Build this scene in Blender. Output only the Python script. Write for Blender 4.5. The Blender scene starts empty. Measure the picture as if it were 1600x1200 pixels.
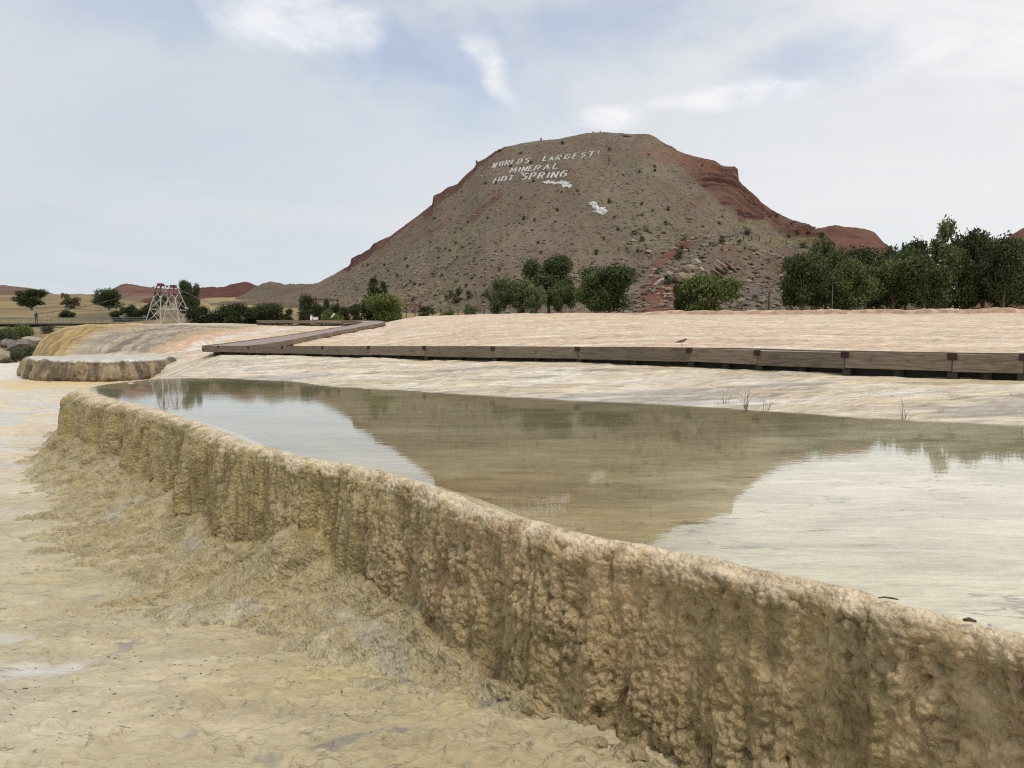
import bpy, bmesh, math, random
import numpy as np
from mathutils import Vector, Matrix

random.seed(7)
rng = np.random.default_rng(11)
scene = bpy.context.scene
C = scene.collection

# ------------------------------------------------------------------ camera, sky, sun, exposure
H = 0.9                    # eye height over the pool's water (water is z = 0)
F = 1160.0                 # focal length in pixels of a 1600 px wide frame
PITCH = math.radians(3.30)
cam_d = bpy.data.cameras.new('camera')
cam_d.sensor_width = 36.0
cam_d.lens = 36.0 * F / 1600.0
cam_d.clip_start = 0.05
cam_d.clip_end = 20000
cam = bpy.data.objects.new('camera', cam_d)
C.objects.link(cam)
cam.location = (0, 0, H)
cam.rotation_euler = (math.radians(90) - PITCH, 0, 0)
scene.camera = cam

SUN_EL, SUN_AZ = math.radians(60), math.radians(143)      # azimuth clockwise from +Y (high on the right, raking along the pool wall)
sun_d = bpy.data.lights.new('sun', 'SUN')
sun_d.energy = 1.6
sun_d.angle = math.radians(11)
sun_d.color = (1.0, 0.95, 0.87)
sun = bpy.data.objects.new('sun', sun_d)
C.objects.link(sun)
sdir = Vector((math.sin(SUN_AZ)*math.cos(SUN_EL), math.cos(SUN_AZ)*math.cos(SUN_EL), math.sin(SUN_EL)))
sun.rotation_euler = sdir.to_track_quat('Z', 'Y').to_euler()

scene.view_settings.view_transform = 'Standard'
scene.view_settings.look = 'None'
scene.view_settings.gamma = 1.0
scene.view_settings.exposure = 0.22
scene.view_settings.use_curve_mapping = False
scene.render.engine = 'CYCLES'
scene.cycles.max_bounces = 8
scene.cycles.transparent_max_bounces = 12
scene.cycles.use_denoising = False
scene.cycles.pixel_filter_type = 'BLACKMAN_HARRIS'
scene.cycles.filter_width = 1.15
scene.cycles.caustics_reflective = False


class NT:
    """small helper for node trees"""
    def __init__(self, tree):
        self.t = tree
        self.n = tree.nodes
        self.l = tree.links

    def node(self, typ, **kw):
        nd = self.n.new(typ)
        for k, v in kw.items():
            if k == 'inp':
                for kk, vv in v.items():
                    if isinstance(vv, bpy.types.NodeSocket):
                        self.l.new(vv, nd.inputs[kk])
                    else:
                        nd.inputs[kk].default_value = vv
            else:
                setattr(nd, k, v)
        return nd

    def math(self, op, a, b=0.0, c=None, clamp=False):
        nd = self.n.new('ShaderNodeMath')
        nd.operation = op
        nd.use_clamp = clamp
        for i, v in enumerate((a, b) if c is None else (a, b, c)):
            if isinstance(v, bpy.types.NodeSocket):
                self.l.new(v, nd.inputs[i])
            else:
                nd.inputs[i].default_value = v
        return nd.outputs[0]

    def mix(self, fac, a, b, blend='MIX'):
        nd = self.n.new('ShaderNodeMix')
        nd.data_type = 'RGBA'
        nd.blend_type = blend
        for i, v in ((0, fac), (6, a), (7, b)):
            if isinstance(v, bpy.types.NodeSocket):
                self.l.new(v, nd.inputs[i])
            elif i == 0:
                nd.inputs[0].default_value = v
            else:
                nd.inputs[i].default_value = (*v[:3], 1)
        return nd.outputs[2]

    def ramp(self, fac, lo, hi, smooth=True):
        nd = self.n.new('ShaderNodeMapRange')
        nd.interpolation_type = 'SMOOTHSTEP' if smooth else 'LINEAR'
        self.l.new(fac, nd.inputs[0])
        nd.inputs[1].default_value = lo
        nd.inputs[2].default_value = hi
        nd.inputs[3].default_value = 0
        nd.inputs[4].default_value = 1
        return nd.outputs[0]

    def noise(self, vec, scale, detail=4, rough=0.55, dist=0.0, out=0):
        nd = self.node('ShaderNodeTexNoise', inp={'Scale': scale, 'Detail': detail, 'Roughness': rough, 'Distortion': dist})
        self.l.new(vec, nd.inputs['Vector'])
        return nd.outputs[out]

    def mapping(self, vec, scale=(1, 1, 1), rot=(0, 0, 0), loc=(0, 0, 0)):
        nd = self.node('ShaderNodeMapping', inp={'Scale': scale, 'Rotation': rot, 'Location': loc})
        self.l.new(vec, nd.inputs['Vector'])
        return nd.outputs[0]


# world: Nishita sky, veiled by thin high cloud
world = bpy.data.worlds.new('World')
scene.world = world
world.use_nodes = True
wt = NT(world.node_tree)
wt.n.clear()
sky = wt.node('ShaderNodeTexSky', sky_type='NISHITA', sun_disc=False, sun_elevation=SUN_EL, sun_rotation=SUN_AZ, altitude=1300, air_density=1.0, dust_density=1.2, ozone_density=1.0)
tc = wt.node('ShaderNodeTexCoord')
gen = tc.outputs['Generated']
sep = wt.node('ShaderNodeSeparateXYZ', inp={0: gen})
zc_ = wt.math('MAXIMUM', sep.outputs[2], 0.0)
az = wt.math('ARCTAN2', sep.outputs[0], sep.outputs[1])
el = wt.math('ARCSINE', zc_)
# position on a flat cloud sheet (gnomonic, softened near the horizon)
den = wt.math('ADD', zc_, 0.16)
cx = wt.math('DIVIDE', sep.outputs[0], den)
cy = wt.math('DIVIDE', sep.outputs[1], den)
cv = wt.node('ShaderNodeCombineXYZ', inp={0: cx, 1: cy, 2: 0.0}).outputs[0]
veil = wt.noise(wt.mapping(cv, (0.55, 0.85, 1), (0, 0, 0.5), (3.1, 1.7, 0)), 1.15, 5, 0.5, 0.6)
fine = wt.noise(wt.mapping(cv, (1.0, 1.4, 1), (0, 0, 0.4), (7.7, 0.2, 0)), 4.0, 7, 0.6, 0.5)
av = wt.node('ShaderNodeCombineXYZ', inp={0: az, 1: el, 2: 0.0}).outputs[0]
wob = wt.noise(wt.mapping(av, (1, 1.6, 1)), 9.0, 6, 0.62, 0.4)
wob2 = wt.math('SUBTRACT', wob, 0.5)
wobb = wt.math('SUBTRACT', wt.noise(wt.mapping(av, (1, 1.6, 1), loc=(5, 3, 0)), 11.0, 6, 0.62, 0.4), 0.5)


def patch(px, py, rx, ry, rot=0.0, soft=(1.35, 0.45), warp=1.6):
    """cloud of its own: centre in azimuth/elevation, ragged by noise"""
    a0 = math.atan((px-800)/F)
    e0 = math.atan((600-py)/F*math.cos(a0)) + (-PITCH)*math.cos(a0)
    dx = wt.math('SUBTRACT', az, a0)
    dy = wt.math('SUBTRACT', el, e0)
    dx = wt.math('ADD', dx, wt.math('MULTIPLY', wob2, rx/F*warp))
    dy = wt.math('ADD', dy, wt.math('MULTIPLY', wobb, ry/F*warp))
    c, s = math.cos(rot), math.sin(rot)
    u = wt.math('ADD', wt.math('MULTIPLY', dx, c), wt.math('MULTIPLY', dy, s))
    v = wt.math('SUBTRACT', wt.math('MULTIPLY', dy, c), wt.math('MULTIPLY', dx, s))
    u = wt.math('DIVIDE', u, rx/F)
    v = wt.math('DIVIDE', v, ry/F)
    d = wt.math('SQRT', wt.math('ADD', wt.math('MULTIPLY', u, u), wt.math('MULTIPLY', v, v)))
    return wt.ramp(d, *soft)


blue_gap = wt.math('MAXIMUM', wt.math('MULTIPLY', patch(650, 90, 240, 80, -0.25, (1.5, 0.0)), 0.45),
                   wt.math('MULTIPLY', patch(1260, 95, 110, 40, 0.1, (1.5, 0.0)), 0.34))
blue_gap = wt.math('MAXIMUM', blue_gap, wt.math('MULTIPLY', patch(930, 30, 260, 60, 0.1, (1.6, 0.0)), 0.40))
blue_gap = wt.math('MAXIMUM', blue_gap, wt.math('MULTIPLY', patch(230, 0, 260, 50, 0, (1.6, 0.0)), 0.32))
cloudy = wt.math('ADD', 0.95, wt.math('MULTIPLY', wt.math('SUBTRACT', veil, 0.5), 0.25))
cloudy = wt.math('SUBTRACT', cloudy, wt.math('MULTIPLY', blue_gap, 0.95))
cloudy = wt.math('ADD', cloudy, wt.math('MULTIPLY', wt.math('SUBTRACT', fine, 0.5), 0.14), clamp=True)
hi = wt.math('MAXIMUM', patch(470, 15, 125, 58, 0.12), patch(765, 105, 62, 17, -0.95, (1.6, 0.0)))
hi = wt.math('MAXIMUM', hi, patch(1150, 150, 120, 17, 0.02))
hi = wt.math('MAXIMUM', hi, patch(948, 184, 52, 17, -0.05))
hi = wt.math('MAXIMUM', hi, wt.math('MULTIPLY', patch(1560, 60, 190, 70, -0.3, (1.5, 0.1)), 0.8))
hi = wt.math('MAXIMUM', hi, patch(1450, 80, 45, 14, 0.1))
hi = wt.math('MULTIPLY', hi, wt.ramp(fine, 0.2, 0.62))
# cloud base colour: brighter towards the right (sun side), cooler low on the left
sunny = wt.ramp(az, -0.7, 0.65)
low = wt.ramp(el, 0.42, 0.02)
cloudcol = wt.mix(sunny, (0.58, 0.625, 0.67), (0.74, 0.745, 0.75))
cloudcol = wt.mix(wt.math('MULTIPLY', low, 0.55), cloudcol, wt.mix(sunny, (0.50, 0.575, 0.60), (0.75, 0.755, 0.745)))
cloudcol = wt.mix(wt.ramp(veil, 0.35, 0.72), cloudcol, wt.mix(sunny, (0.63, 0.65, 0.69), (0.77, 0.765, 0.78)))
bg_sky = wt.node('ShaderNodeBackground', inp={'Color': sky.outputs[0], 'Strength': 0.15})
bg_cl = wt.node('ShaderNodeBackground', inp={'Color': cloudcol, 'Strength': 0.96})
m1 = wt.node('ShaderNodeMixShader', inp={0: cloudy})
wt.l.new(bg_sky.outputs[0], m1.inputs[1])
wt.l.new(bg_cl.outputs[0], m1.inputs[2])
bg_hi = wt.node('ShaderNodeBackground', inp={'Color': (0.84, 0.84, 0.85, 1), 'Strength': 1.0})
m2 = wt.node('ShaderNodeMixShader', inp={0: wt.math('MULTIPLY', hi, 0.75)})
wt.l.new(m1.outputs[0], m2.inputs[1])
wt.l.new(bg_hi.outputs[0], m2.inputs[2])
wo = wt.node('ShaderNodeOutputWorld')
wt.l.new(m2.outputs[0], wo.inputs[0])

# ------------------------------------------------------------------ numpy noise
def _hash(ix, iy, iz, seed):
    h = (ix.astype(np.uint32)*np.uint32(374761393) + iy.astype(np.uint32)*np.uint32(668265263)
         + iz.astype(np.uint32)*np.uint32(2147483647) + np.uint32(seed*1274126177 & 0xffffffff))
    h = (h ^ (h >> np.uint32(13)))*np.uint32(1274126177)
    h = (h ^ (h >> np.uint32(16)))*np.uint32(2246822519)
    return h ^ (h >> np.uint32(15))


def perlin(x, y, seed=0):
    x, y = np.broadcast_arrays(np.asarray(x, dtype=np.float64), np.asarray(y, dtype=np.float64))
    xi, yi = np.floor(x), np.floor(y)
    xf, yf = x-xi, y-yi
    xi, yi = xi.astype(np.int64), yi.astype(np.int64)
    u = xf*xf*xf*(xf*(xf*6-15)+10)
    v = yf*yf*yf*(yf*(yf*6-15)+10)
    z0 = np.zeros_like(xi)

    def g(dx, dy):
        a = _hash(xi+dx, yi+dy, z0, seed).astype(np.float64)*(2*np.pi/4294967296.0)
        return np.cos(a)*(xf-dx) + np.sin(a)*(yf-dy)
    a, b, c, d = g(0, 0), g(1, 0), g(0, 1), g(1, 1)
    return ((a*(1-u)+b*u)*(1-v) + (c*(1-u)+d*u)*v)*1.4


def fbm(x, y, octv=4, seed=0, gain=0.5, lac=2.03):
    s, a, t = 0.0, 1.0, 0.0
    for i in range(octv):
        s = s + a*perlin(x, y, seed+i*17)
        t += a
        a *= gain
        x, y = x*lac+3.7, y*lac-1.3
    return s/t


def billow(x, y, octv=1, seed=0, gain=0.5):
    s, a, t = 0.0, 1.0, 0.0
    for i in range(octv):
        s = s + a*np.abs(perlin(x, y, seed+i*17))
        t += a
        a *= gain
        x, y = x*2.03+3.7, y*2.03-1.3
    return s/t


def worley(x, y, seed=0):
    """distance to the nearest feature point (0 .. ~1)"""
    x, y = np.broadcast_arrays(np.asarray(x, dtype=np.float64), np.asarray(y, dtype=np.float64))
    xi, yi = np.floor(x).astype(np.int64), np.floor(y).astype(np.int64)
    xf, yf = x-xi, y-yi
    z0 = np.zeros_like(xi)
    best = np.full(x.shape, 9.0)
    for dx in (-1, 0, 1):
        for dy in (-1, 0, 1):
            h = _hash(xi+dx, yi+dy, z0, seed)
            px = (h & np.uint32(0xffff)).astype(np.float64)/65535.0
            py = (h >> np.uint32(16)).astype(np.float64)/65535.0
            d = (xf-dx-px)**2 + (yf-dy-py)**2
            best = np.minimum(best, d)
    return np.sqrt(best)


def sstep(a, b, x):
    t = np.clip((x-a)/(b-a), 0, 1)
    return t*t*(3-2*t)


def lerp(a, b, t):
    return a + (b-a)*t


def cmix(c, col, t):
    """blend (...,3) colours towards col by t"""
    return c*(1-t[..., None]) + np.asarray(col)*t[..., None]


# ------------------------------------------------------------------ camera geometry: pixel -> place
CP, SP = math.cos(PITCH), math.sin(PITCH)


def at(px, py, Y):
    """point seen at photo pixel (px, py) that stands Y metres away"""
    a, b = (px-800)/F, (600-py)/F
    k = Y/(CP + b*SP)
    return Vector((a*k, Y, H + k*(b*CP-SP)))


def on_plane(px, py, z):
    a, b = (px-800)/F, (600-py)/F
    k = (z-H)/(b*CP-SP)
    return Vector((a*k, k*(CP+b*SP), z))


def zpix(py, Y):
    b = (600-py)/F
    return H + Y/(CP+b*SP)*(b*CP-SP)


# ------------------------------------------------------------------ objects
def tag(o, label=None, cat=None, group=None, kind=None):
    if label: o['label'] = label
    if cat: o['category'] = cat
    if group: o['group'] = group
    if kind: o['kind'] = kind
    return o


def empty(name, loc=(0, 0, 0), rz=0.0):
    o = bpy.data.objects.new(name, None)
    C.objects.link(o)
    o.location = loc
    o.rotation_euler = (0, 0, rz)
    o.empty_display_size = 0.3
    return o


def mesh_obj(name, verts, faces, mat, parent=None, smooth=False, cols=None, matrix=None):
    me = bpy.data.meshes.new(name)
    me.from_pydata([tuple(v) for v in verts], [], faces)
    me.update()
    if mat: me.materials.append(mat)
    if smooth: me.polygons.foreach_set('use_smooth', [True]*len(me.polygons))
    if cols is not None: set_cols(me, cols)
    o = bpy.data.objects.new(name, me)
    C.objects.link(o)
    if matrix is not None: o.matrix_world = matrix
    if parent: o.parent = parent
    return o


def set_cols(me, cols):
    cols = np.asarray(cols, dtype=np.float32).reshape(-1, cols.shape[-1])
    if cols.shape[1] == 3:
        cols = np.concatenate([cols, np.zeros((len(cols), 1), np.float32)], 1)
    at_ = me.color_attributes.new('Col', 'FLOAT_COLOR', 'POINT')
    at_.data.foreach_set('color', cols.ravel())


def grid_obj(name, P, mat, cols=None, keep=None, flip=False, parent=None, smooth=True):
    """P (n, m, 3) -> one mesh of quads; keep (n-1, m-1) drops faces"""
    n, m = P.shape[:2]
    idx = np.arange(n*m).reshape(n, m)
    q = np.stack([idx[:-1, :-1], idx[:-1, 1:], idx[1:, 1:], idx[1:, :-1]], -1)
    if flip: q = q[..., ::-1]
    q = q.reshape(-1, 4) if keep is None else q[keep]
    P = P.reshape(-1, 3)
    if keep is not None:
        used = np.unique(q)
        remap = np.zeros(n*m, np.int64)
        remap[used] = np.arange(len(used))
        q = remap[q]
        P = P[used]
        if cols is not None: cols = cols.reshape(-1, cols.shape[-1])[used]
    me = bpy.data.meshes.new(name)
    me.vertices.add(len(P))
    me.vertices.foreach_set('co', P.astype(np.float32).ravel())
    me.loops.add(q.size)
    me.loops.foreach_set('vertex_index', q.ravel().astype(np.int32))
    me.polygons.add(len(q))
    me.polygons.foreach_set('loop_start', np.arange(0, q.size, 4, dtype=np.int32))
    me.polygons.foreach_set('loop_total', np.full(len(q), 4, dtype=np.int32))
    me.polygons.foreach_set('use_smooth', np.full(len(q), smooth))
    me.update(calc_edges=True)
    me.validate()
    if cols is not None: set_cols(me, cols)
    me.materials.append(mat)
    o = bpy.data.objects.new(name, me)
    C.objects.link(o)
    if parent: o.parent = parent
    return o


class MB:
    """collects boxes, bars and tubes for ONE mesh"""
    def __init__(self):
        self.v, self.f = [], []

    def box(self, lo, hi, M=None):
        b = len(self.v)
        for x in (lo[0], hi[0]):
            for y in (lo[1], hi[1]):
                for z in (lo[2], hi[2]):
                    p = Vector((x, y, z))
                    self.v.append(M @ p if M else p)
        for f in ((0, 1, 3, 2), (4, 6, 7, 5), (0, 4, 5, 1), (2, 3, 7, 6), (0, 2, 6, 4), (1, 5, 7, 3)):
            self.f.append(tuple(b+i for i in f))
        return self

    def tube(self, pts, rad, n=6, cap=True):
        pts = [Vector(p) for p in pts]
        rad = [rad]*len(pts) if not hasattr(rad, '__len__') else rad
        b0 = len(self.v)
        for i, p in enumerate(pts):
            d = (pts[min(i+1, len(pts)-1)] - pts[max(i-1, 0)]).normalized()
            s = d.cross(Vector((0, 0, 1)))
            if s.length < 1e-3: s = d.cross(Vector((1, 0, 0)))
            s.normalize()
            t = s.cross(d)
            for k in range(n):
                a = 2*math.pi*k/n
                self.v.append(p + (s*math.cos(a) + t*math.sin(a))*rad[i])
        for i in range(len(pts)-1):
            for k in range(n):
                self.f.append((b0+i*n+k, b0+i*n+(k+1) % n, b0+(i+1)*n+(k+1) % n, b0+(i+1)*n+k))
        if cap:
            self.f.append(tuple(b0+k for k in range(n))[::-1])
            e = b0+(len(pts)-1)*n
            self.f.append(tuple(e+k for k in range(n)))
        return self

    def bar(self, a, b, w):
        return self.tube([a, b], w/2*1.25, 4)

    def build(self, name, mat, parent=None, smooth=False, local=None):
        v = self.v
        if local is not None:                      # vertices given in world space, object's origin at local
            L = Vector(local)
            v = [Vector(p)-L for p in v]
        o = mesh_obj(name, v, self.f, mat, parent, smooth)
        if local is not None: o.location = local
        return o


# ------------------------------------------------------------------ materials
MATS = {}


def new_mat(name):
    m = bpy.data.materials.new(name)
    m.use_nodes = True
    nt = NT(m.node_tree)
    nt.n.clear()
    out = nt.node('ShaderNodeOutputMaterial')
    bs = nt.node('ShaderNodeBsdfPrincipled')
    nt.l.new(bs.outputs[0], out.inputs[0])
    MATS[name] = m
    return m, nt, bs, out


def ground_mat(name, fine=22.0, var=0.5, bump=0.5, bdist=0.02, stretch=(1, 1, 1), rough=0.8, pop=None, specks=0.0, spec=0.35, mid=4.0, wetrough=0.12, cracks=0.0, cscale=3.0):
    """mineral ground: colour from the mesh's own mineral map, broken up by noise; alpha of the map is wetness"""
    m, nt, bs, out = new_mat(name)
    at_ = nt.node('ShaderNodeAttribute', attribute_name='Col')
    geo = nt.node('ShaderNodeTexCoord').outputs['Object']
    v = nt.mapping(geo, stretch)
    n1 = nt.noise(v, fine, 8, 0.65, 0.3)
    n2 = nt.noise(v, mid, 6, 0.6, 0.6)
    n3 = nt.noise(v, fine*5, 4, 0.6)
    k = nt.math('ADD', nt.math('MULTIPLY', nt.math('SUBTRACT', n1, 0.5), var*1.5), nt.math('MULTIPLY', nt.math('SUBTRACT', n2, 0.5), var*1.3))
    k = nt.math('ADD', k, nt.math('MULTIPLY', nt.math('SUBTRACT', n3, 0.5), var*0.7))
    k = nt.math('ADD', k, 1.0)
    col = nt.mix(1.0, at_.outputs['Color'], nt.node('ShaderNodeCombineXYZ', inp={0: k, 1: nt.math('POWER', k, 1.06), 2: nt.math('POWER', k, 1.25)}).outputs[0], 'MULTIPLY')
    if specks > 0:
        s = nt.noise(v, fine*1.6, 5, 0.7, 1.0)
        col = nt.mix(nt.math('MULTIPLY', nt.ramp(s, 0.66, 0.74), specks), col, (0.10, 0.08, 0.06))
    if cracks > 0:
        # dark dirt caught along the lips of tiny terracettes: short broken lines
        cw = nt.noise(nt.mapping(geo, (0.7, 2.4, 1)), cscale, 5, 0.6, 0.3)
        ln = nt.math('ABSOLUTE', nt.math('SUBTRACT', nt.math('FRACT', nt.math('MULTIPLY', cw, 7.0)), 0.5))
        brk = nt.ramp(nt.noise(nt.mapping(geo, (1, 1.3, 1), loc=(9, 4, 0)), cscale*1.7, 3, 0.6), 0.50, 0.60)
        lin = nt.math('MULTIPLY', nt.math('MULTIPLY', nt.ramp(ln, 0.09, 0.015), brk), cracks)
        col = nt.mix(lin, col, (0.15, 0.115, 0.08))
    nt.l.new(col, bs.inputs['Base Color'])
    wet = at_.outputs['Alpha']
    wn = nt.math('MULTIPLY', wet, nt.ramp(n2, 0.30, 0.62))
    r = nt.math('SUBTRACT', rough, nt.math('MULTIPLY', wn, rough-wetrough))
    nt.l.new(r, bs.inputs['Roughness'])
    bs.inputs['Specular IOR Level'].default_value = spec
    h = nt.math('ADD', n1, nt.math('MULTIPLY', n3, 0.35))
    if pop:
        vo = nt.node('ShaderNodeTexVoronoi', feature='SMOOTH_F1', inp={'Scale': pop, 'Smoothness': 0.25})
        nt.l.new(nt.mapping(geo, (1, 1, 0.75)), vo.inputs['Vector'])
        h = nt.math('ADD', h, nt.math('MULTIPLY', vo.outputs[0], -0.9))
    bstr = nt.math('SUBTRACT', bump, nt.math('MULTIPLY', wn, bump*0.85))
    b = nt.node('ShaderNodeBump', inp={'Distance': bdist, 'Height': h, 'Strength': bstr})
    nt.l.new(b.outputs[0], bs.inputs['Normal'])
    return m


def plain_mat(name, col, rough=0.8, noise_scale=8.0, var=0.3, bump=0.2, bdist=0.01, stretch=(1, 1, 1), col2=None, spec=0.3, metallic=0.0, use_attr=False):
    m, nt, bs, out = new_mat(name)
    geo = nt.node('ShaderNodeTexCoord').outputs['Object']
    v = nt.mapping(geo, stretch)
    n = nt.noise(v, noise_scale, 7, 0.62, 0.4)
    k = nt.math('ADD', 1.0, nt.math('MULTIPLY', nt.math('SUBTRACT', n, 0.5), var*2))
    base = nt.mix(nt.ramp(n, 0.35, 0.65), col, col2) if col2 else col
    if use_attr:
        base = nt.mix(1.0, base, nt.node('ShaderNodeAttribute', attribute_name='Col').outputs['Color'], 'MULTIPLY')
    c = nt.mix(1.0, base, nt.node('ShaderNodeCombineXYZ', inp={0: k, 1: k, 2: k}).outputs[0], 'MULTIPLY')
    nt.l.new(c, bs.inputs['Base Color'])
    bs.inputs['Roughness'].default_value = rough
    bs.inputs['Specular IOR Level'].default_value = spec
    bs.inputs['Metallic'].default_value = metallic
    b = nt.node('ShaderNodeBump', inp={'Distance': bdist, 'Height': n, 'Strength': bump})
    nt.l.new(b.outputs[0], bs.inputs['Normal'])
    return m


def leaf_mat(name, col, rough=0.65):
    m, nt, bs, out = new_mat(name)
    at_ = nt.node('ShaderNodeAttribute', attribute_name='Col')
    oi = nt.node('ShaderNodeObjectInfo')
    k = nt.math('ADD', 0.82, nt.math('MULTIPLY', oi.outputs['Random'], 0.36))
    c = nt.mix(1.0, at_.outputs['Color'], col, 'MULTIPLY')
    c = nt.mix(1.0, c, nt.node('ShaderNodeCombineXYZ', inp={0: k, 1: k, 2: k}).outputs[0], 'MULTIPLY')
    nt.l.new(c, bs.inputs['Base Color'])
    bs.inputs['Roughness'].default_value = rough
    bs.inputs['Specular IOR Level'].default_value = 0.25
    tr = nt.node('ShaderNodeBsdfTranslucent')
    nt.l.new(c, tr.inputs[0])
    mx = nt.node('ShaderNodeMixShader', inp={0: 0.22})
    nt.l.new(bs.outputs[0], mx.inputs[1])
    nt.l.new(tr.outputs[0], mx.inputs[2])
    nt.l.new(mx.outputs[0], out.inputs[0])
    return m


M_rim = ground_mat('travertine_rim', fine=30, var=0.75, bump=1.0, bdist=0.022, rough=0.6, pop=55, spec=0.45, mid=7, wetrough=0.32)
M_flat = ground_mat('travertine_flat', fine=9, var=0.5, bump=0.9, bdist=0.03, cracks=0.75, cscale=2.6, stretch=(0.55, 1.6, 1), rough=0.7, specks=0.55, spec=0.5, mid=1.3)
M_upper = ground_mat('travertine_upper', fine=3.2, var=0.95, bump=0.9, bdist=0.10, cracks=0.7, cscale=1.1, stretch=(0.45, 1.6, 1), rough=0.75, specks=0.55, spec=0.4, mid=0.7)
M_tier = ground_mat('travertine_tier', fine=7, var=0.85, bump=0.6, bdist=0.05, stretch=(1, 1, 0.25), rough=0.6, spec=0.4, mid=2.0)
M_hill = ground_mat('scree_hill', fine=0.6, var=0.62, bump=0.9, bdist=1.3, stretch=(1, 0.35, 0.5), rough=0.95, spec=0.1, mid=0.07)
M_far = ground_mat('dry_grassland', fine=0.35, var=0.4, bump=0.5, bdist=0.5, rough=0.95, spec=0.1, mid=0.05)

# ------------------------------------------------------------------ near terrace: rim path (the water's edge on it)
rim_px = [(1600, 990), (1505, 967), (1410, 945), (1310, 914), (1200, 893), (1100, 870), (1000, 850), (933, 838), (860, 820), (800, 804), (750, 790),
          (710, 771), (670, 756), (600, 736), (530, 722), (470, 713), (432, 701), (385, 690), (330, 666), (290, 652), (242, 637),
          (205, 629), (178, 622), (152, 613), (146, 606), (165, 601), (200, 597), (240, 593), (285, 589.5)]
rim_w = [Vector((3.9, -2.2, 0)), Vector((3.5, -0.6, 0)), Vector((2.9, 0.55, 0)), Vector((2.2, 1.45, 0))] + [on_plane(x, y, 0) for x, y in rim_px]
rim_w += [rim_w[-1] + Vector((1.2, 0.5, 0)), rim_w[-1] + Vector((2.4, 0.7, 0))]
RP = np.array([[p.x, p.y] for p in rim_w])
# smooth resample (Catmull-Rom)
def catmull(P, per=24):
    out = []
    Q = np.vstack([2*P[0]-P[1], P, 2*P[-1]-P[-2]])
    for i in range(1, len(Q)-2):
        p0, p1, p2, p3 = Q[i-1], Q[i], Q[i+1], Q[i+2]
        t = np.linspace(0, 1, per, endpoint=False)[:, None]
        out.append(0.5*((2*p1)+(-p0+p2)*t+(2*p0-5*p1+4*p2-p3)*t**2+(-p0+3*p1-3*p2+p3)*t**3))
    return np.vstack(out+[P[-1:]])


RC = catmull(RP, 40)
for _ in range(30):
    RC[1:-1] = 0.25*RC[:-2]+0.5*RC[1:-1]+0.25*RC[2:]
seg = np.r_[0, np.cumsum(np.hypot(*np.diff(RC, axis=0).T))]
Lrim = seg[-1]


def rim_eval(s):
    return np.stack([np.interp(s, seg, RC[:, 0]), np.interp(s, seg, RC[:, 1])], -1)


def rim_s_at_px(px, py):
    p = on_plane(px, py, 0)
    return seg[np.argmin((RC[:, 0]-p.x)**2+(RC[:, 1]-p.y)**2)]


def sweep_surface(sv, path, knots, counts, smooth_n):
    """knots: list of (n_offset(s), z(s)); returns grid P (ns, nt, 3), per-section coordinate, path normal"""
    tan = np.gradient(path, axis=0)
    tan /= np.linalg.norm(tan, axis=1)[:, None]
    ker = np.ones(31)/31
    nrm = np.stack([-tan[:, 1], tan[:, 0]], -1)
    # make it point outward (away from the pool: to the left while walking from right to far left is +-)
    off, zz, kk = [], [], []
    for i, c in enumerate(counts):
        (o0, z0), (o1, z1) = knots[i], knots[i+1]
        t = np.linspace(0, 1, c, endpoint=(i == len(counts)-1))
        off.append(np.asarray(o0)[:, None]*(1-t)+np.asarray(o1)[:, None]*t)
        zz.append(np.asarray(z0)[:, None]*(1-t)+np.asarray(z1)[:, None]*t)
        kk.append(np.broadcast_to(i+t, off[-1].shape))
    off, zz, kk = np.hstack(off), np.hstack(zz), np.hstack(kk)
    k = np.hanning(smooth_n+2)[1:-1]
    k /= k.sum()
    pad = smooth_n//2

    def sm(a):
        b = np.pad(a, ((0, 0), (pad, pad)), mode='edge')
        return np.apply_along_axis(lambda r: np.convolve(r, k, 'valid'), 1, b)
    return nrm, sm(off), sm(zz), kk


# stations spaced by distance from the camera
s_list, s = [0.0], 0.0
while s < Lrim:
    p = rim_eval(np.array([s]))[0]
    d = max(2.0, math.hypot(p[0], p[1]))
    if p[1] < 0.4: d = 6
    s += 0.0019*d
    s_list.append(s)
sv = np.array(s_list[:-1])
path = rim_eval(sv)
ns = len(sv)
one = np.ones(ns)
ctl = [(1600, 990, .84, .10, .22), (1200, 893, .82, .12, .24), (1000, 850, .82, .14, .26), (860, 820, .78, .22, .26), (750, 790, .72, .34, .27), (640, 745, .68, .52, .27),
       (560, 727, .58, .72, .27), (500, 717, .50, .88, .27), (450, 706, .74, .95, .28), (385, 690, .84, 1.12, .30), (330, 666, .82, 1.25, .32), (290, 652, .72, 1.2, .34),
       (242, 637, .76, 1.0, .38), (205, 629, .62, .78, .42), (178, 622, .62, .60, .46), (152, 613, .66, .45, .46), (165, 601, .6, .3, .35), (285, 589.5, .6, .3, .2)]
cs = np.array([rim_s_at_px(c[0], c[1]) for c in ctl])
zc = -np.interp(sv, cs, [c[2] for c in ctl])
aw = np.interp(sv, cs, [c[3] for c in ctl])
lw = np.interp(sv, cs, [c[4] for c in ctl])*np.interp(sv, [rim_s_at_px(385, 690), rim_s_at_px(205, 629)], [0.46, 0.85])
zc = zc + 0.16*fbm(sv/0.55, sv*0, 3, 5) + 0.05*perlin(sv/0.12, sv*0, 9)
zc = np.clip(zc, -0.90, -0.25)
SINK = lambda y_: 0.22*sstep(3.4, 5.4, y_)*(1-sstep(10.5, 17, y_))       # the flat dips along the foot of the wall
zb = -0.90-SINK(path[:, 1]-0.8)
aw = aw*(1+0.35*fbm(sv/0.6, sv*0+4, 2, 6))
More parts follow.
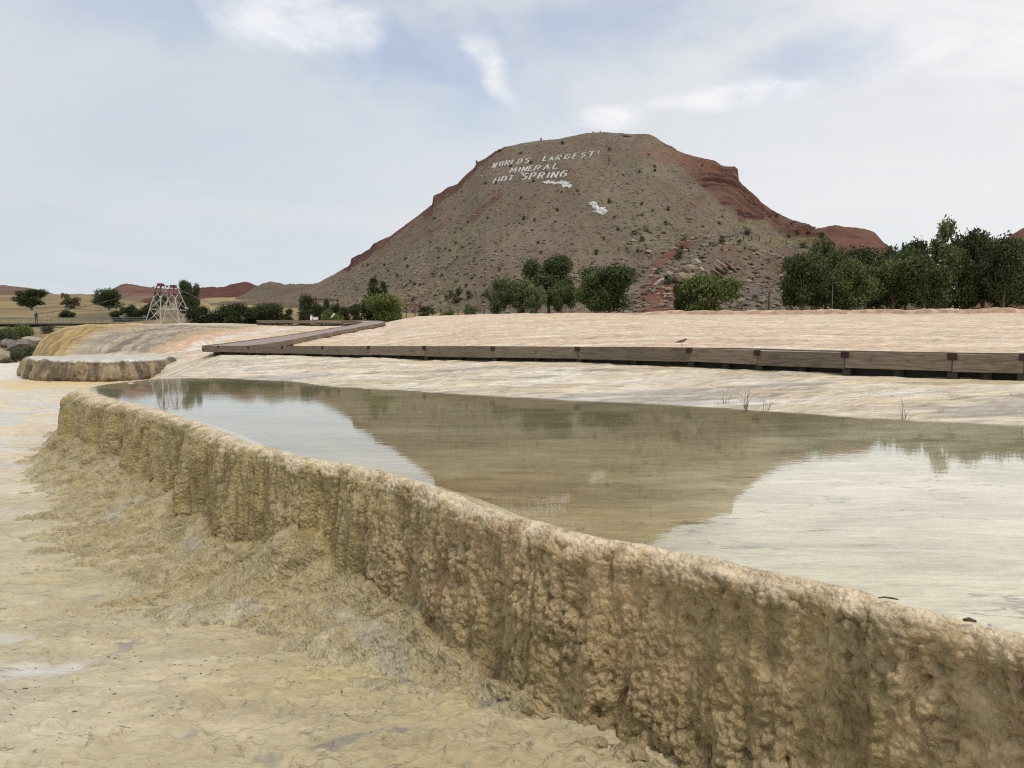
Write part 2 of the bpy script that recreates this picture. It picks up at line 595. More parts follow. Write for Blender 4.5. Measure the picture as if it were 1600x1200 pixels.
curt = (0.10+0.12*sstep(rim_s_at_px(600, 736), rim_s_at_px(330, 666), sv))*fbm(sv/0.8, sv*0+2, 3, 8)*1.3
sdent = rim_s_at_px(205, 629)
curt = curt - 0.13*np.exp(-((sv-sdent)/0.10)**2)
lwn = lw*(1+0.22*fbm(sv/0.4, sv*0+7, 3, 21))
knots = [(-0.45*one, -0.17*one), (-0.14*one, -0.055*one), (-0.01*one, -0.004*one), (0.35*lwn, 0.004*one), (0.75*lwn, -0.022*one), (1.0*lwn+curt*.3, -0.085*one),
         (1.13*lwn+curt*.7, -0.21*one), (1.15*lwn+curt+0.05, zc), (1.15*lwn+curt*.9+0.02+aw*0.38, zc+(zb-zc)*0.52), (1.15*lwn+curt*.6+0.05+aw, (zb+0.01)*one), (1.15*lwn+0.55+aw, (zb-0.07)*one)]
counts = [10, 14, 22, 26, 24, 28, 104, 62, 56, 16]
nrm, off, zz, kk = sweep_surface(sv, path, knots, counts, 9)
# path runs from right to far left; the outside is on its left hand
if nrm[len(nrm)//3] @ np.array([-1.0, -1.0]) < 0: nrm = -nrm
# smooth normals along the path so the curtain does not fold
k = np.hanning(63); k /= k.sum()
nrm = np.stack([np.convolve(np.pad(nrm[:, i], 31, mode='edge'), k, 'valid') for i in range(2)], -1)
nrm /= np.linalg.norm(nrm, axis=1)[:, None]
P = np.empty(off.shape+(3,))
P[..., 0] = path[:, None, 0]+nrm[:, None, 0]*off
P[..., 1] = path[:, None, 1]+nrm[:, None, 1]*off
P[..., 2] = zz-0.35*sstep(rim_s_at_px(215, 595), rim_s_at_px(270, 590.5), sv)[:, None]


def surf_normals(P):
    a = np.gradient(P, axis=0)
    b = np.gradient(P, axis=1)
    n = np.cross(a, b)
    n /= np.linalg.norm(n, axis=-1)[..., None]+1e-12
    return n


N = surf_normals(P)
tl = np.cumsum(np.r_[np.zeros((1, ns)), np.linalg.norm(np.diff(P, axis=1), axis=-1).T], axis=0).T    # length down the profile
S2 = sv[:, None]+0*tl
chk = N[ns//3, int(kk.shape[1]*0.55)]
if chk @ np.array([nrm[ns//3, 0], nrm[ns//3, 1], 0.0]) < 0: N = -N
w_lip = sstep(2.6, 3.4, kk)*1.0
w_c = sstep(4.2, 6.0, kk)*(1-sstep(6.95, 7.35, kk))       # curtain
w_a = sstep(6.95, 7.35, kk)*(1-sstep(9.0, 9.9, kk))       # apron
w_tail = 1-sstep(9.2, 10.0, kk)
warp = 0.05*fbm(S2*2.2, tl*1.6, 3, 31)
sw = S2+warp
dome = lambda w_: np.sqrt(np.clip(1-(w_/0.78)**2, 0, 1))
knob = dome(worley(sw*25, tl*22, 41))
knob2 = dome(worley(sw*47, tl*42, 43))
knob3 = dome(worley(sw*9.5, tl*6.5, 44))
kmask = 0.45+0.75*sstep(-0.25, 0.35, fbm(S2*1.6, tl*1.6, 3, 47))
rightness = sstep(rim_s_at_px(560, 727), rim_s_at_px(860, 820), S2) if rim_s_at_px(560, 727) < rim_s_at_px(860, 820) else 1-sstep(rim_s_at_px(860, 820), rim_s_at_px(500, 717), S2)
col1 = billow(sw*2.3, tl*0.55+3, 1, 51)
col2 = billow(sw*6.5, tl*1.1+3, 1, 53)
col3 = billow(sw*17, tl*2.6+3, 1, 57)
grain = fbm(S2*30, tl*30, 3, 59)
d = w_c*((0.14-0.09*rightness)*col1+(0.085-0.035*rightness)*col2+(0.040-0.022*rightness)*col3-0.06)
d += w_c*kmask*(0.036*(knob-.6)+0.016*(knob2-.6)+0.048*(knob3-.6))*(0.45+0.55*rightness)
d += w_c*(0.012*fbm(S2*9, tl*9, 3, 61)+0.004*fbm(S2*26, tl*26, 2, 62))
# the lip: ragged little steps and curls
d += sstep(2.0, 2.6, kk)*(1-sstep(4.8, 5.6, kk))*(0.018*fbm(S2*7, tl*16, 4, 63)+0.020*(knob-0.4)*sstep(3.3, 4.4, kk)+0.004*knob2)
d += (1-sstep(2.3, 3.2, kk))*sstep(0.9, 1.4, kk)*0.008*fbm(S2*4, tl*6, 3, 65)
# apron: slanting ribs
da = (S2*1.0-tl*0.75)
d += w_a*(0.20*billow(da*1.5, tl*0.45, 2, 71)+0.07*billow(da*5.5, tl*1.5, 2, 73)-0.06+0.026*fbm(S2*14, tl*14, 3, 75)+0.022*knob*kmask+0.006*knob2)
d += 0.0045*grain*w_tail
# dark open crevices
crev = np.zeros_like(d)
for px_, w_, z0_, z1_ in ((178, .045, 5.6, 7.2), (235, .03, 5.8, 7.0), (262, .022, 5.6, 7.0), (330, .02, 6.1, 7.0), (870, .006, 5.8, 6.9)):
    j = np.argmin(np.abs(800+F*path[:, 0]/np.maximum(path[:, 1], 0.3)-px_)+1e3*(path[:, 1] < 0.5)+50*(sv > rim_s_at_px(152, 613)))
    s0 = sv[j]
    x_ = (S2+warp*0.5-s0)/w_
    crev = np.maximum(crev, np.exp(-x_**2)*sstep(z0_, z0_+0.4, kk)*(1-sstep(z1_, z1_+0.3, kk)))
d -= 0.055*crev
P = P+N*d[..., None]
# mineral colours of the rim
n_big = fbm(S2*1.1, tl*0.9, 4, 81)
n_mid = fbm(S2*4.5, tl*2.2, 4, 83)
n_str = fbm(sw*9, tl*0.8, 4, 85)
olive = np.array((0.345, 0.266, 0.112))
pink = np.array((0.410, 0.290, 0.150))
cream = np.array((0.66, 0.53, 0.345))
Crim = np.broadcast_to(olive, P.shape).copy()
Crim = cmix(Crim, pink, np.clip(rightness*(0.75+1.1*n_big+0.7*n_mid), 0, 1))
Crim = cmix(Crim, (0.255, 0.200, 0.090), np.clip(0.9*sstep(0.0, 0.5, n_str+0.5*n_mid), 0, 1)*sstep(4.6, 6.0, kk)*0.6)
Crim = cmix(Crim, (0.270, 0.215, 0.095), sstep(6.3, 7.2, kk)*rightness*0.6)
Crim = cmix(Crim, (0.33, 0.16, 0.075), np.clip(sstep(0.18, 0.5, fbm(S2*2.5+9, tl*1.3, 4, 87)), 0, 1)*rightness*0.65*sstep(5.2, 6, kk))
Crim = cmix(Crim, (0.46, 0.36, 0.20), sstep(0.15, 0.5, fbm(S2*3+1, tl*1.6, 3, 86))*0.4*(1-sstep(6.9, 7.2, kk)))
Crim = cmix(Crim, (0.41, 0.335, 0.185), w_a*(0.75+0.4*n_mid))
Crim = cmix(Crim, (0.43, 0.40, 0.33), w_a*np.clip(sstep(0.15, 0.5, fbm(S2*1.3+5, tl*2.2, 3, 88)), 0, 1)*0.5)
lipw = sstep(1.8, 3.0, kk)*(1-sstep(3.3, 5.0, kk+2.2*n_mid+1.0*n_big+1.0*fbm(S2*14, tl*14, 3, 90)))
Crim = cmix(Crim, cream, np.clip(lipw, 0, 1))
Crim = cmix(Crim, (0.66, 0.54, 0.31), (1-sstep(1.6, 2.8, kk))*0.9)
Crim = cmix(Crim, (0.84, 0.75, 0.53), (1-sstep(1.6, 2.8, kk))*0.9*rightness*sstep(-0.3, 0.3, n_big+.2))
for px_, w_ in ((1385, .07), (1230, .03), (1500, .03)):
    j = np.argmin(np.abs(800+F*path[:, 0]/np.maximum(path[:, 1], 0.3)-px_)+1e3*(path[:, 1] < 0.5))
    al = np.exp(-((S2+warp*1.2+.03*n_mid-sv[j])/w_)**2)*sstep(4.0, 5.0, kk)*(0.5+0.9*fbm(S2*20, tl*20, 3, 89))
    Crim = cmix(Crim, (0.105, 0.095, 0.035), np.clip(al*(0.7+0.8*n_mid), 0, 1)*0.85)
Crim = cmix(Crim, (0.50, 0.43, 0.265), sstep(8.3, 9.6, kk)*0.9)
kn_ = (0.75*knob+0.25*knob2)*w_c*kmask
Crim = cmix(Crim, (0.50, 0.385, 0.245), np.clip(kn_-0.55, 0, 1)*0.55)      # knob tips painted paler, light put into the colour to bring out relief
Crim = np.clip(Crim, 0.01, 1)
wet = np.clip(0.45+0.5*n_mid, 0, 1)
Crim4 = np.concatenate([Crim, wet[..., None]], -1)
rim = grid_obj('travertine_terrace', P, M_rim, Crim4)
tag(rim, 'knobbly tan travertine wall holding the reflecting pool in the foreground', 'terrace', kind='structure')


def rim_sd(X, Y):
    """signed distance to the rim path, positive outside the pool (coarse)"""
    Q = RC[::14]
    A, B = Q[:-1], Q[1:]
    best = np.full(X.shape, 1e9)
    sgn = np.ones(X.shape)
    for (ax, ay), (bx, by) in zip(A, B):
        dx, dy = bx-ax, by-ay
        L2 = dx*dx+dy*dy
        t = np.clip(((X-ax)*dx+(Y-ay)*dy)/L2, 0, 1)
        ex, ey = X-(ax+t*dx), Y-(ay+t*dy)
        d_ = ex*ex+ey*ey
        m_ = d_ < best
        best = np.where(m_, d_, best)
        cr = dx*ey-dy*ex
        sgn = np.where(m_, np.sign(cr), sgn)
    return np.sqrt(best)*sgn


_t = rim_sd(np.array([0.0]), np.array([0.5]))
RS = 1.0 if _t[0] > 0 else -1.0

# ------------------------------------------------------------------ lower flat (left foreground)
nr, nc = 620, 760
bb = np.linspace(math.radians(36), math.radians(0.75), nr)          # angle below the horizon, near to far
Yr = 1.8/np.tan(bb)
Yr = np.clip(Yr, 1.5, 66)
Yr = np.unique(np.r_[np.geomspace(1.4, Yr[0], 10)[:-1], Yr])
av_ = np.linspace(-0.95, 1.05, nc)
Yg, Ag = np.meshgrid(Yr, av_, indexing='ij')
Xg = Ag*Yg
sd = rim_sd(Xg, Yg)*RS
near = np.exp(-np.clip(sd-0.5, 0, 9)/1.2)*(sd > -0.2)*sstep(12, 8, Yg)
z = -0.90-SINK(Yg)+0.022*fbm(Xg*1.1, Yg*1.6, 4, 101)+0.010*fbm(Xg*5, Yg*8, 3, 103)
lump = billow(Xg*5.5+0.6*fbm(Xg*2, Yg*2, 2, 3), Yg*7.5, 3, 105)
cl = np.clip(1-worley(Xg*13, Yg*17, 107), 0, 1)
rough_zone = np.clip(near*1.1+0.9*sstep(0.02, 0.3, fbm(Xg*0.9+2, Yg*1.4, 3, 109))*sstep(8, 5, Yg)*0.7, 0, 1)
z += rough_zone*(0.045*lump+0.018*cl-0.02)+0.010*fbm(Xg*9, Yg*16, 3, 133)+0.012*billow(Xg*2.2, Yg*5, 3, 135)
z += near*0.05
step_ = fbm(Xg*0.8, Yg*2.0, 4, 111)
z += 0.018*(sstep(0.0, 0.03, step_-0.02)+sstep(0.0, 0.03, step_-0.22)+sstep(0.0, 0.03, step_+0.2))*sstep(0.2, 1.0, 1.0-0*step_)
# small raised crusts
z += 0.018*sstep(0.60, 0.62, fbm(Xg*6, Yg*14, 3, 113)+0.35)*rough_zone
puddle = sstep(0.0, 0.12, fbm(Xg*0.55+8, Yg*0.95, 4, 115)-0.5*rough_zone-0.5*near)*sstep(40, 20, Yg)
z = lerp(z, -0.893-SINK(Yg)+0.006*fbm(Xg*2, Yg*3, 2, 117), puddle*0.75)
base = np.array((0.52, 0.45, 0.305))
Cf = np.broadcast_to(base, z.shape+(3,)).copy()
Cf = cmix(Cf, (0.44, 0.385, 0.23), sstep(-0.25, 0.25, fbm(Xg*0.7+1, Yg*1.1, 4, 137))*0.6*sstep(9, 6, Yg))
Cf = cmix(Cf, (0.47, 0.44, 0.38), sstep(0.0, 0.3, fbm(Xg*0.5+11, Yg*0.9, 4, 139))*0.55*sstep(14, 9, Yg))
Cf = cmix(Cf, (0.58, 0.50, 0.36), sstep(-0.1, 0.5, fbm(Xg*0.35, Yg*0.5, 3, 121))*0.8)
Cf = cmix(Cf, (0.42, 0.345, 0.19), np.clip(near*1.35+0.4*fbm(Xg*1.5, Yg*2.5, 3, 131)*near, 0, 1)*0.75)
Cf = cmix(Cf, (0.50, 0.41, 0.19), sstep(0.12, 0.5, fbm(Xg*0.8+3, Yg*1.2, 4, 123))*0.5*sstep(7.5, 5.5, Yg))
Cf = cmix(Cf, (0.66, 0.57, 0.42), sstep(7, 11, Yg)*0.75)
Cf = cmix(Cf, (0.60, 0.46, 0.30), sstep(0.05, 0.45, fbm(Xg*0.25, Yg*0.7, 4, 125))*sstep(7, 12, Yg)*0.6)
Cf = cmix(Cf, (0.66, 0.47, 0.17), sstep(26.5, 29, Yg)*(1-sstep(31.5, 34, Yg))*(0.75+0.7*fbm(Xg*0.5, Yg*1.3, 3, 127)).clip(0, 1))
Cf = cmix(Cf, (0.70, 0.66, 0.60), sstep(33, 36, Yg)*0.8)
Cf = cmix(Cf, (0.57, 0.545, 0.50), puddle*0.65)
Cf = cmix(Cf, (0.20, 0.19, 0.20), sstep(0.30, 0.42, fbm(Xg*2.4+9, Yg*3.1, 4, 129))*rough_zone*0.7)
wetf = np.clip(puddle+0.25, 0, 1)*sstep(45, 25, Yg)
keep = ~((sd[:-1, :-1] < -0.3) & (Yg[:-1, :-1] < 13.0)) & ~((Ag[:-1, :-1] > -0.35) & (Yg[:-1, :-1] > 19))
flat = grid_obj('ground', np.stack([Xg, Yg, z], -1), M_flat, np.concatenate([np.clip(Cf, 0, 1), wetf[..., None]], -1), keep)
tag(flat, 'pale yellow travertine flat with wet patches left of the pool wall', 'ground', kind='structure')

FLZ, FLY, FLA = z.copy(), Yr.copy(), av_.copy()


def flat_z(x, y):
    i = int(np.clip(np.searchsorted(FLY, y), 1, len(FLY)-1))
    j = int(np.clip(np.searchsorted(FLA, x/y), 1, len(FLA)-1))
    return float(FLZ[i, j])


# ------------------------------------------------------------------ pool bed, shore and upper terrace in one sheet
def table(cols_, A, Y):
    """cols_: {photo column: [(Y, z), ...]} -> z interpolated over column and depth"""
    us = sorted(cols_)
    zs = []
    yl = Y[:, 0]
    for u in us:
        kn = cols_[u]
        zs.append(np.interp(yl, [k_[0] for k_ in kn], [k_[1] for k_ in kn]))
    zs = np.stack(zs, 0)
    # a little smoothing over depth keeps knots from showing as creases
    U = 800+F*A[0]
    out = np.empty(A.shape)
    for i in range(len(yl)):
        out[i] = np.interp(U, us, zs[:, i])
    return out


UP = {
    -400: [(1, -1.3), (62, -1.35), (90, -3)],
    38: [(1, -1.3), (62, -1.35), (90, -3)],
    46: [(1, -1.3), (46, -1.3), (50, -1.0), (57, -0.95), (62, -1.0), (72, -1.2), (90, -2)],
    52: [(1, -1.3), (42, -1.3), (45.5, -1.0), (48, -0.6), (52, -0.15), (57, 0.0), (62, -0.1), (72, -0.5), (90, -2)],
    62: [(1, -1.3), (34, -1.3), (41, -1.1), (43.5, -0.9), (46, -0.05), (49, 0.45), (54, 0.72), (62, 0.75), (72, 0.3), (90, -1)],
    80: [(1, -1.3), (34, -1.3), (40, -0.9), (43, -0.2), (46, 0.65), (50, 1.1), (56, 1.42), (62, 1.5), (72, 1.1), (90, 0)],
    105: [(1, -.12), (12, -.1), (13.6, 0.0), (14.4, -.3), (16, -1.2), (34.4, -1.2), (36, -0.1), (40, .0), (43, .2), (46, 1.0), (50, 1.5), (57, 1.88), (64, 2.0), (74, 1.8), (90, 1.0)],
    140: [(1, -.12), (12, -.1), (14.3, 0.0), (15, -.3), (16.5, -1.2), (34.4, -1.2), (36, -0.05), (40, .02), (43, .2), (46, 1.0), (50, 1.65), (57, 2.10), (64, 2.3), (74, 2.1), (90, 1.2)],
    200: [(1, -.12), (13, -.1), (16, .02), (17, -.25), (19, -1.1), (34.6, -1.2), (36, 0.0), (41, .10), (44, .55), (48, 1.15), (54, 1.75), (60, 2.1), (68, 2.42), (78, 2.2), (90, 1.5)],
    250: [(1, -.12), (15, -.12), (17.9, -0.01), (18.4, .04), (20, -.05), (24, -.55), (30, -.85), (35, -.6), (37, 0.02), (42, .2), (47, .9), (54, 1.6), (62, 2.2), (71, 2.55), (80, 2.3), (90, 1.6)],
    300: [(1, -.12), (15, -.12), (18.2, -0.01), (18.8, .04), (22, .0), (27, -.2), (32, -.2), (37, .15), (42, .5), (50, 1.2), (60, 2.0), (72, 2.65), (80, 2.4), (90, 1.8)],
    345: [(1, -.12), (15, -.12), (18.2, -0.01), (18.8, .04), (24, .14), (30, .28), (35, .36), (42, .62), (50, 1.1), (60, 1.9), (73, 2.65), (80, 2.5), (90, 2.2)],
    450: [(1, -.12), (14, -.12), (17.0, -0.01), (17.5, .04), (22, .25), (28, .38), (34, .44), (42, .8), (50, 1.12), (58, 1.5), (66, 2.1), (73, 2.5), (80, 2.4), (90, 2.4)],
    520: [(1, -.12), (12, -.12), (14.8, -0.01), (15.3, .04), (19, .22), (26, .38), (34, .52), (42, .8), (50, 1.12), (58, 1.5), (66, 2.05), (73, 2.5), (80, 2.4), (90, 2.4)],
    600: [(1, -.12), (11.8, -.12), (13.9, -0.01), (14.4, .04), (18, .22), (22, .40), (28, .55), (34, .75), (50, 1.25), (62, 1.95), (66, 2.15), (73, 2.70), (80, 2.7), (90, 2.7)],
    650: [(1, -.12), (11.5, -.12), (13.4, -0.01), (13.9, .04), (18, .22), (22, .40), (28, .64), (34, .92), (50, 1.75), (62, 2.5), (73, 3.30), (80, 3.3), (90, 3.2)],
    760: [(1, -.12), (10, -.12), (12.4, -0.01), (12.8, .04), (15, .20), (19.5, .42), (22, .66), (28, .96), (34, 1.3), (50, 2.2), (62, 2.9), (73, 3.6), (80, 3.5), (90, 3.4)],
    1000: [(1, -.12), (9, -.12), (10.85, -0.01), (11.2, .04), (13.5, .22), (17, .40), (20, .76), (28, 1.2), (34, 1.5), (50, 2.35), (62, 3.0), (73, 3.68), (80, 3.6), (90, 3.5)],
    1150: [(1, -.12), (8.6, -.12), (10.0, -0.01), (10.3, .04), (12.5, .23), (15.5, .38), (19, .72), (28, 1.2), (34, 1.5), (50, 2.4), (62, 3.0), (73, 3.72), (80, 3.6), (90, 3.5)],
    1330: [(1, -.12), (7.5, -.12), (8.95, -0.01), (9.2, .04), (11, .22), (13, .34), (16, .58), (22, .9), (34, 1.5), (50, 2.4), (62, 3.1), (73, 3.85), (80, 3.7), (90, 3.6)],
    1600: [(1, -.12), (6.6, -.12), (7.9, -0.015), (8.3, .04), (10, .24), (11.6, .34), (15, .58), (22, .9), (34, 1.5), (50, 2.4), (62, 3.1), (73, 3.95), (80, 3.8), (90, 3.7)],
    2100: [(1, -.12), (5.2, -.12), (6.4, -0.015), (6.9, .04), (9, .3), (11.6, .4), (15, .6), (22, .9), (34, 1.5), (50, 2.4), (62, 3.1), (73, 3.95), (80, 3.8), (90, 3.7)],
}
Yr = np.r_[np.geomspace(1.2, 7.0, 110)[:-1], np.geomspace(7.0, 20, 210)[:-1], np.geomspace(20, 92, 330)]
av_ = np.linspace(-0.86, 1.05, 980)
Yg, Ag = np.meshgrid(Yr, av_, indexing='ij')
Xg = Ag*Yg
zt = table(UP, Ag, Yg)
U = 800+F*Ag
land = sstep(0.0, 0.10, zt)
# relief: little terracettes running across the flow
flow = fbm(Xg*0.5, Yg*1.1, 4, 201)
terr = (zt*1.0+0.05*flow)
stepn = 22.0
fr = terr*stepn-np.floor(terr*stepn)
zt2 = zt+land*(0.020*flow+0.022*fbm(Xg*1.6, Yg*3.4, 4, 203)+(sstep(0.6, 1.0, fr)-fr)/stepn*0.8)
zt2 = zt2+land*sstep(10, 24, Yg)*(0.028*billow(Xg*1.1, Yg*1.5, 3, 209)+0.02*fbm(Xg*2.4, Yg*3.0, 3, 210))
zt2 = zt2+(zt > -0.2)*0.012*fbm(Xg*3, Yg*4, 3, 205)*(1-0.4*land)
zt2 += sstep(19, 26, Yg)*(0.05*fbm(Xg*0.35, Yg*0.5, 3, 207)+0.03*billow(Xg*0.9, Yg*1.8, 2, 208))
# ragged ledge along the far crest
ledge = sstep(940, 1080, U)*0.42*(sstep(70.0, 70.5, Yg+0.9*fbm(Xg*0.25, Yg*0, 3, 211)))*(1+0.6*fbm(Xg*0.5, Yg*0.5, 3, 213))
zt2 += ledge-sstep(940, 1080, U)*0.30*sstep(64, 73, Yg)
yb0 = np.interp(U, [300, 450, 620, 760, 1000, 1150, 1330, 1600, 2100], [34.5, 28.5, 22.5, 19.5, 17.5, 15.7, 13.6, 11.9, 11])
zt2 -= 0.05*np.exp(-((Yg-yb0)/1.0)**2)*(U > 320)
# mound: rounded flow ribs running down towards the camera's left
mound = sstep(45, 70, U)*(1-sstep(300, 420, U))*sstep(41, 45, Yg)*(1-sstep(60, 75, Yg))
ribc = (U+6.6*(60-Yg))/22.0+0.25*fbm(Xg*0.4, Yg*0.4, 3, 216)
zt2 += mound*0.50*(billow(ribc, Yg*0.02, 3, 215)-0.2)
# the ground keeps clear of the climbing leg of the boardwalk
C2 = [(-13.1, 34, .70), (-13.2, 40, .92), (-13.4, 50, 1.43), (-13.2, 57, 1.85), (-12.7, 62, 2.23), (-12.3, 66.5, 2.55), (-12.9, 69.8, 2.78), (-15, 71.3, 2.89), (-20, 71.5, 2.91), (-25, 71.5, 2.91)]
for (ax, ay, az_), (bx, by, bz_) in zip(C2[:-1], C2[1:]):
    L2 = (bx-ax)**2+(by-ay)**2
    t_ = np.clip(((Xg-ax)*(bx-ax)+(Yg-ay)*(by-ay))/L2, 0, 1)
    dd_ = np.hypot(Xg-(ax+t_*(bx-ax)), Yg-(ay+t_*(by-ay)))
    lim = az_+t_*(bz_-az_)-0.30+np.clip(dd_-1.7, 0, 50)*0.35
    zt2 = np.where(dd_ < 5, np.minimum(zt2, lim+0.02*flow), zt2)
zt2 += sstep(50, 68, Yg)*sstep(640, 800, U)*0.16*fbm(U/70.0, Yg*0.02, 3, 251)
sd = rim_sd(Xg, Yg)*RS
zt2 = np.where(Yg < 19, zt2-1.3*sstep(-0.10, 0.12, sd)*(1-sstep(15.4, 17.2, Yg))*(U < 700+2000*(Yg < 8)), zt2)
# colours
bed = np.broadcast_to(np.array((0.35, 0.29, 0.155)), zt.shape+(3,)).copy()
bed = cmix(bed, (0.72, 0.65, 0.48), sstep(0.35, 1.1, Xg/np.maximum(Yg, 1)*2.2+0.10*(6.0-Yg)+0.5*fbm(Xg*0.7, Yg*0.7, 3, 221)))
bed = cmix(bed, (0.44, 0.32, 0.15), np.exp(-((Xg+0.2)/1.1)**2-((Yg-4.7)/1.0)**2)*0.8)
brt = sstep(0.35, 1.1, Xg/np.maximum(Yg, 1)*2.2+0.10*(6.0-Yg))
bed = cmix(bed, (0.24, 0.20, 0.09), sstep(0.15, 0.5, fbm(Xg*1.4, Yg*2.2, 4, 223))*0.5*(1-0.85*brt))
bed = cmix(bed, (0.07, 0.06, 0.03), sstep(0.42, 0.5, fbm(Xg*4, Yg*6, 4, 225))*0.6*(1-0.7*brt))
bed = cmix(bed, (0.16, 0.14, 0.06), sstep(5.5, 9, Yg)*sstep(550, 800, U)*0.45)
g = np.broadcast_to(np.array((0.63, 0.525, 0.37)), zt.shape+(3,)).copy()
yb = np.interp(U, [300, 450, 620, 760, 1000, 1150, 1330, 1600, 2100], [34, 28, 22, 19, 17, 15.5, 13, 11.6, 11])      # where the boardwalk runs
q = (Yg-yb)
n_a = fbm(Xg*0.6, Yg*1.6, 5, 231)
n_b = fbm(Xg*0.25+4, Yg*0.9, 4, 233)
n_c = fbm(Xg*1.4, Yg*4.5, 4, 235)
front = 1-sstep(-0.5, 1.5, q)
g = cmix(g, (0.66, 0.60, 0.50), front*sstep(-0.2, 0.3, n_a)*0.9)
g = cmix(g, (0.34, 0.30, 0.27), front*sstep(0.05, 0.35, n_b+0.5*n_c)*0.75*(1-sstep(-1.6, -0.4, q)))
g = cmix(g, (0.62, 0.46, 0.18), front*sstep(-2.2, -0.3, q)*sstep(0.0, 0.4, n_b+0.2)*0.55)
g = cmix(g, (0.36, 0.31, 0.22), front*sstep(0.12, 0.4, n_c)*0.55)
back = sstep(0.0, 2.5, q)
g = cmix(g, (0.66, 0.51, 0.365), back*(0.65+0.5*n_a).clip(0, 1))
g = cmix(g, (0.66, 0.41, 0.25), back*sstep(0.05, 0.4, n_b)*0.55)
g = cmix(g, (0.74, 0.65, 0.52), back*sstep(0.1, 0.4, -n_b+0.3*n_c)*0.75)
g = cmix(g, (0.66, 0.50, 0.25), back*sstep(0.15, 0.45, fbm(Xg*0.2, Yg*0.6, 3, 237))*0.5*(U < 1000))
g = cmix(g, (0.50, 0.30, 0.20), back*sstep(55, 68, Yg)*sstep(700, 1000, U)*(0.45+0.6*n_a).clip(0, 1))
g = cmix(g, (0.26, 0.15, 0.08), sstep(68.0, 69.6, Yg)*(1-sstep(70.6, 71.4, Yg))*sstep(900, 1050, U)*(0.6+0.9*n_c).clip(0, 1))
g = cmix(g, (0.36, 0.27, 0.20), back*sstep(0.14, 0.36, n_c)*0.6)
n_d = fbm(Xg*3.2, Yg*5.0, 4, 239)
g = cmix(g, (0.33, 0.23, 0.16), sstep(0.16, 0.38, n_d)*0.5*back)
g = cmix(g, (0.33, 0.29, 0.25), sstep(0.14, 0.36, n_d)*0.45*(1-back))
# mound colours by flow line
fl = U+6.6*(60-Yg)+14*fbm(Xg*0.3, Yg*0.3, 4, 242)
ribn = fbm(fl/9.0, Yg*0.08, 4, 241)
mc = np.broadcast_to(np.array((0.46, 0.32, 0.16)), zt.shape+(3,)).copy()
mc = cmix(mc, (0.44, 0.30, 0.10), 1-sstep(200, 232, fl))
mc = cmix(mc, (0.20, 0.14, 0.055), sstep(-0.15, 0.2, ribn)*(1-sstep(200, 240, fl))*0.8)
mc = cmix(mc, (0.40, 0.325, 0.225), sstep(205, 235, fl)*(1-sstep(335, 362, fl)))
mc = cmix(mc, (0.15, 0.125, 0.10), sstep(-0.12, 0.2, ribn)*sstep(225, 265, fl)*(1-sstep(330, 360, fl))*0.85)
mc = cmix(mc, (0.34, 0.26, 0.15), sstep(0.0, 0.35, ribn)*sstep(345, 360, fl)*0.7)
mc = cmix(mc, (0.56, 0.43, 0.22), sstep(54, 60, Yg)*(1-sstep(150, 230, U))*(0.6+0.8*ribn).clip(0, 1))
mc = cmix(mc, (0.60, 0.50, 0.36), sstep(63, 69, Yg)*sstep(120, 230, U)*0.7)
g = cmix(g, mc, sstep(40, 43, Yg)*(1-sstep(355, 390, fl)))
g = cmix(g, (0.56, 0.29, 0.18), np.exp(-((fl-392)/15.0)**2)*sstep(38, 42, Yg)*(1-sstep(56, 64, Yg))*(0.6+1.0*n_a).clip(0, 1)*0.8)
g = cmix(g, (0.66, 0.62, 0.56), np.exp(-((fl-420)/9.0)**2)*sstep(37, 40, Yg)*(1-sstep(64, 70, Yg))*0.85)
wm = sstep(34, 35, Yg)*(1-sstep(40.5, 43, Yg))*(1-sstep(235, 300, U+25*n_a))
g = cmix(g, (0.55, 0.50, 0.40), wm*0.8)
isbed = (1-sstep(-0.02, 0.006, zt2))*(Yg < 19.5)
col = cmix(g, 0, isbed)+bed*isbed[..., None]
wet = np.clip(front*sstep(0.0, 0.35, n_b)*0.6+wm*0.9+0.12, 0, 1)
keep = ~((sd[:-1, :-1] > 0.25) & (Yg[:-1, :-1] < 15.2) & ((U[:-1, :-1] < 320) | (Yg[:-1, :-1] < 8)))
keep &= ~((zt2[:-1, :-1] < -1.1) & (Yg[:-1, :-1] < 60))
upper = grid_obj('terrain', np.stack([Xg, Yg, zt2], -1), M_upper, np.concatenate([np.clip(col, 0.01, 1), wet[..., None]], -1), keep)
tag(upper, 'pinkish cream travertine slope rising behind the pool and boardwalk', 'travertine slope', kind='structure')
UPZ, UPY, UPA = zt2, Yr, av_


def ground_z(x, y):
    a = x/y
    i = int(np.clip(np.searchsorted(UPY, y), 1, len(UPY)-1))
    j = int(np.clip(np.searchsorted(UPA, a), 1, len(UPA)-1))
    return float(UPZ[i, j])


# ------------------------------------------------------------------ water
mw, nt, bs, out = new_mat('pool_water')
nt.n.remove(bs)
geo = nt.node('ShaderNodeTexCoord').outputs['Object']
w1 = nt.noise(nt.mapping(geo, (1.0, 1.9, 1), (0, 0, 0.15)), 3.6, 3, 0.55, 0.3)
w2 = nt.noise(nt.mapping(geo, (1.0, 2.2, 1), (0, 0, -0.2), (4, 2, 0)), 13.0, 2, 0.5, 0.2)
gust = nt.ramp(nt.noise(geo, 0.55, 2, 0.5), 0.35, 0.65)
hh = nt.math('ADD', nt.math('MULTIPLY', w1, 0.7), nt.math('MULTIPLY', w2, nt.math('ADD', 0.12, nt.math('MULTIPLY', gust, 0.20))))
bmp = nt.node('ShaderNodeBump', inp={'Height': hh, 'Distance': 0.0006, 'Strength': 1.0})
fre = nt.node('ShaderNodeFresnel', inp={'IOR': 1.70})
nt.l.new(bmp.outputs[0], fre.inputs['Normal'])
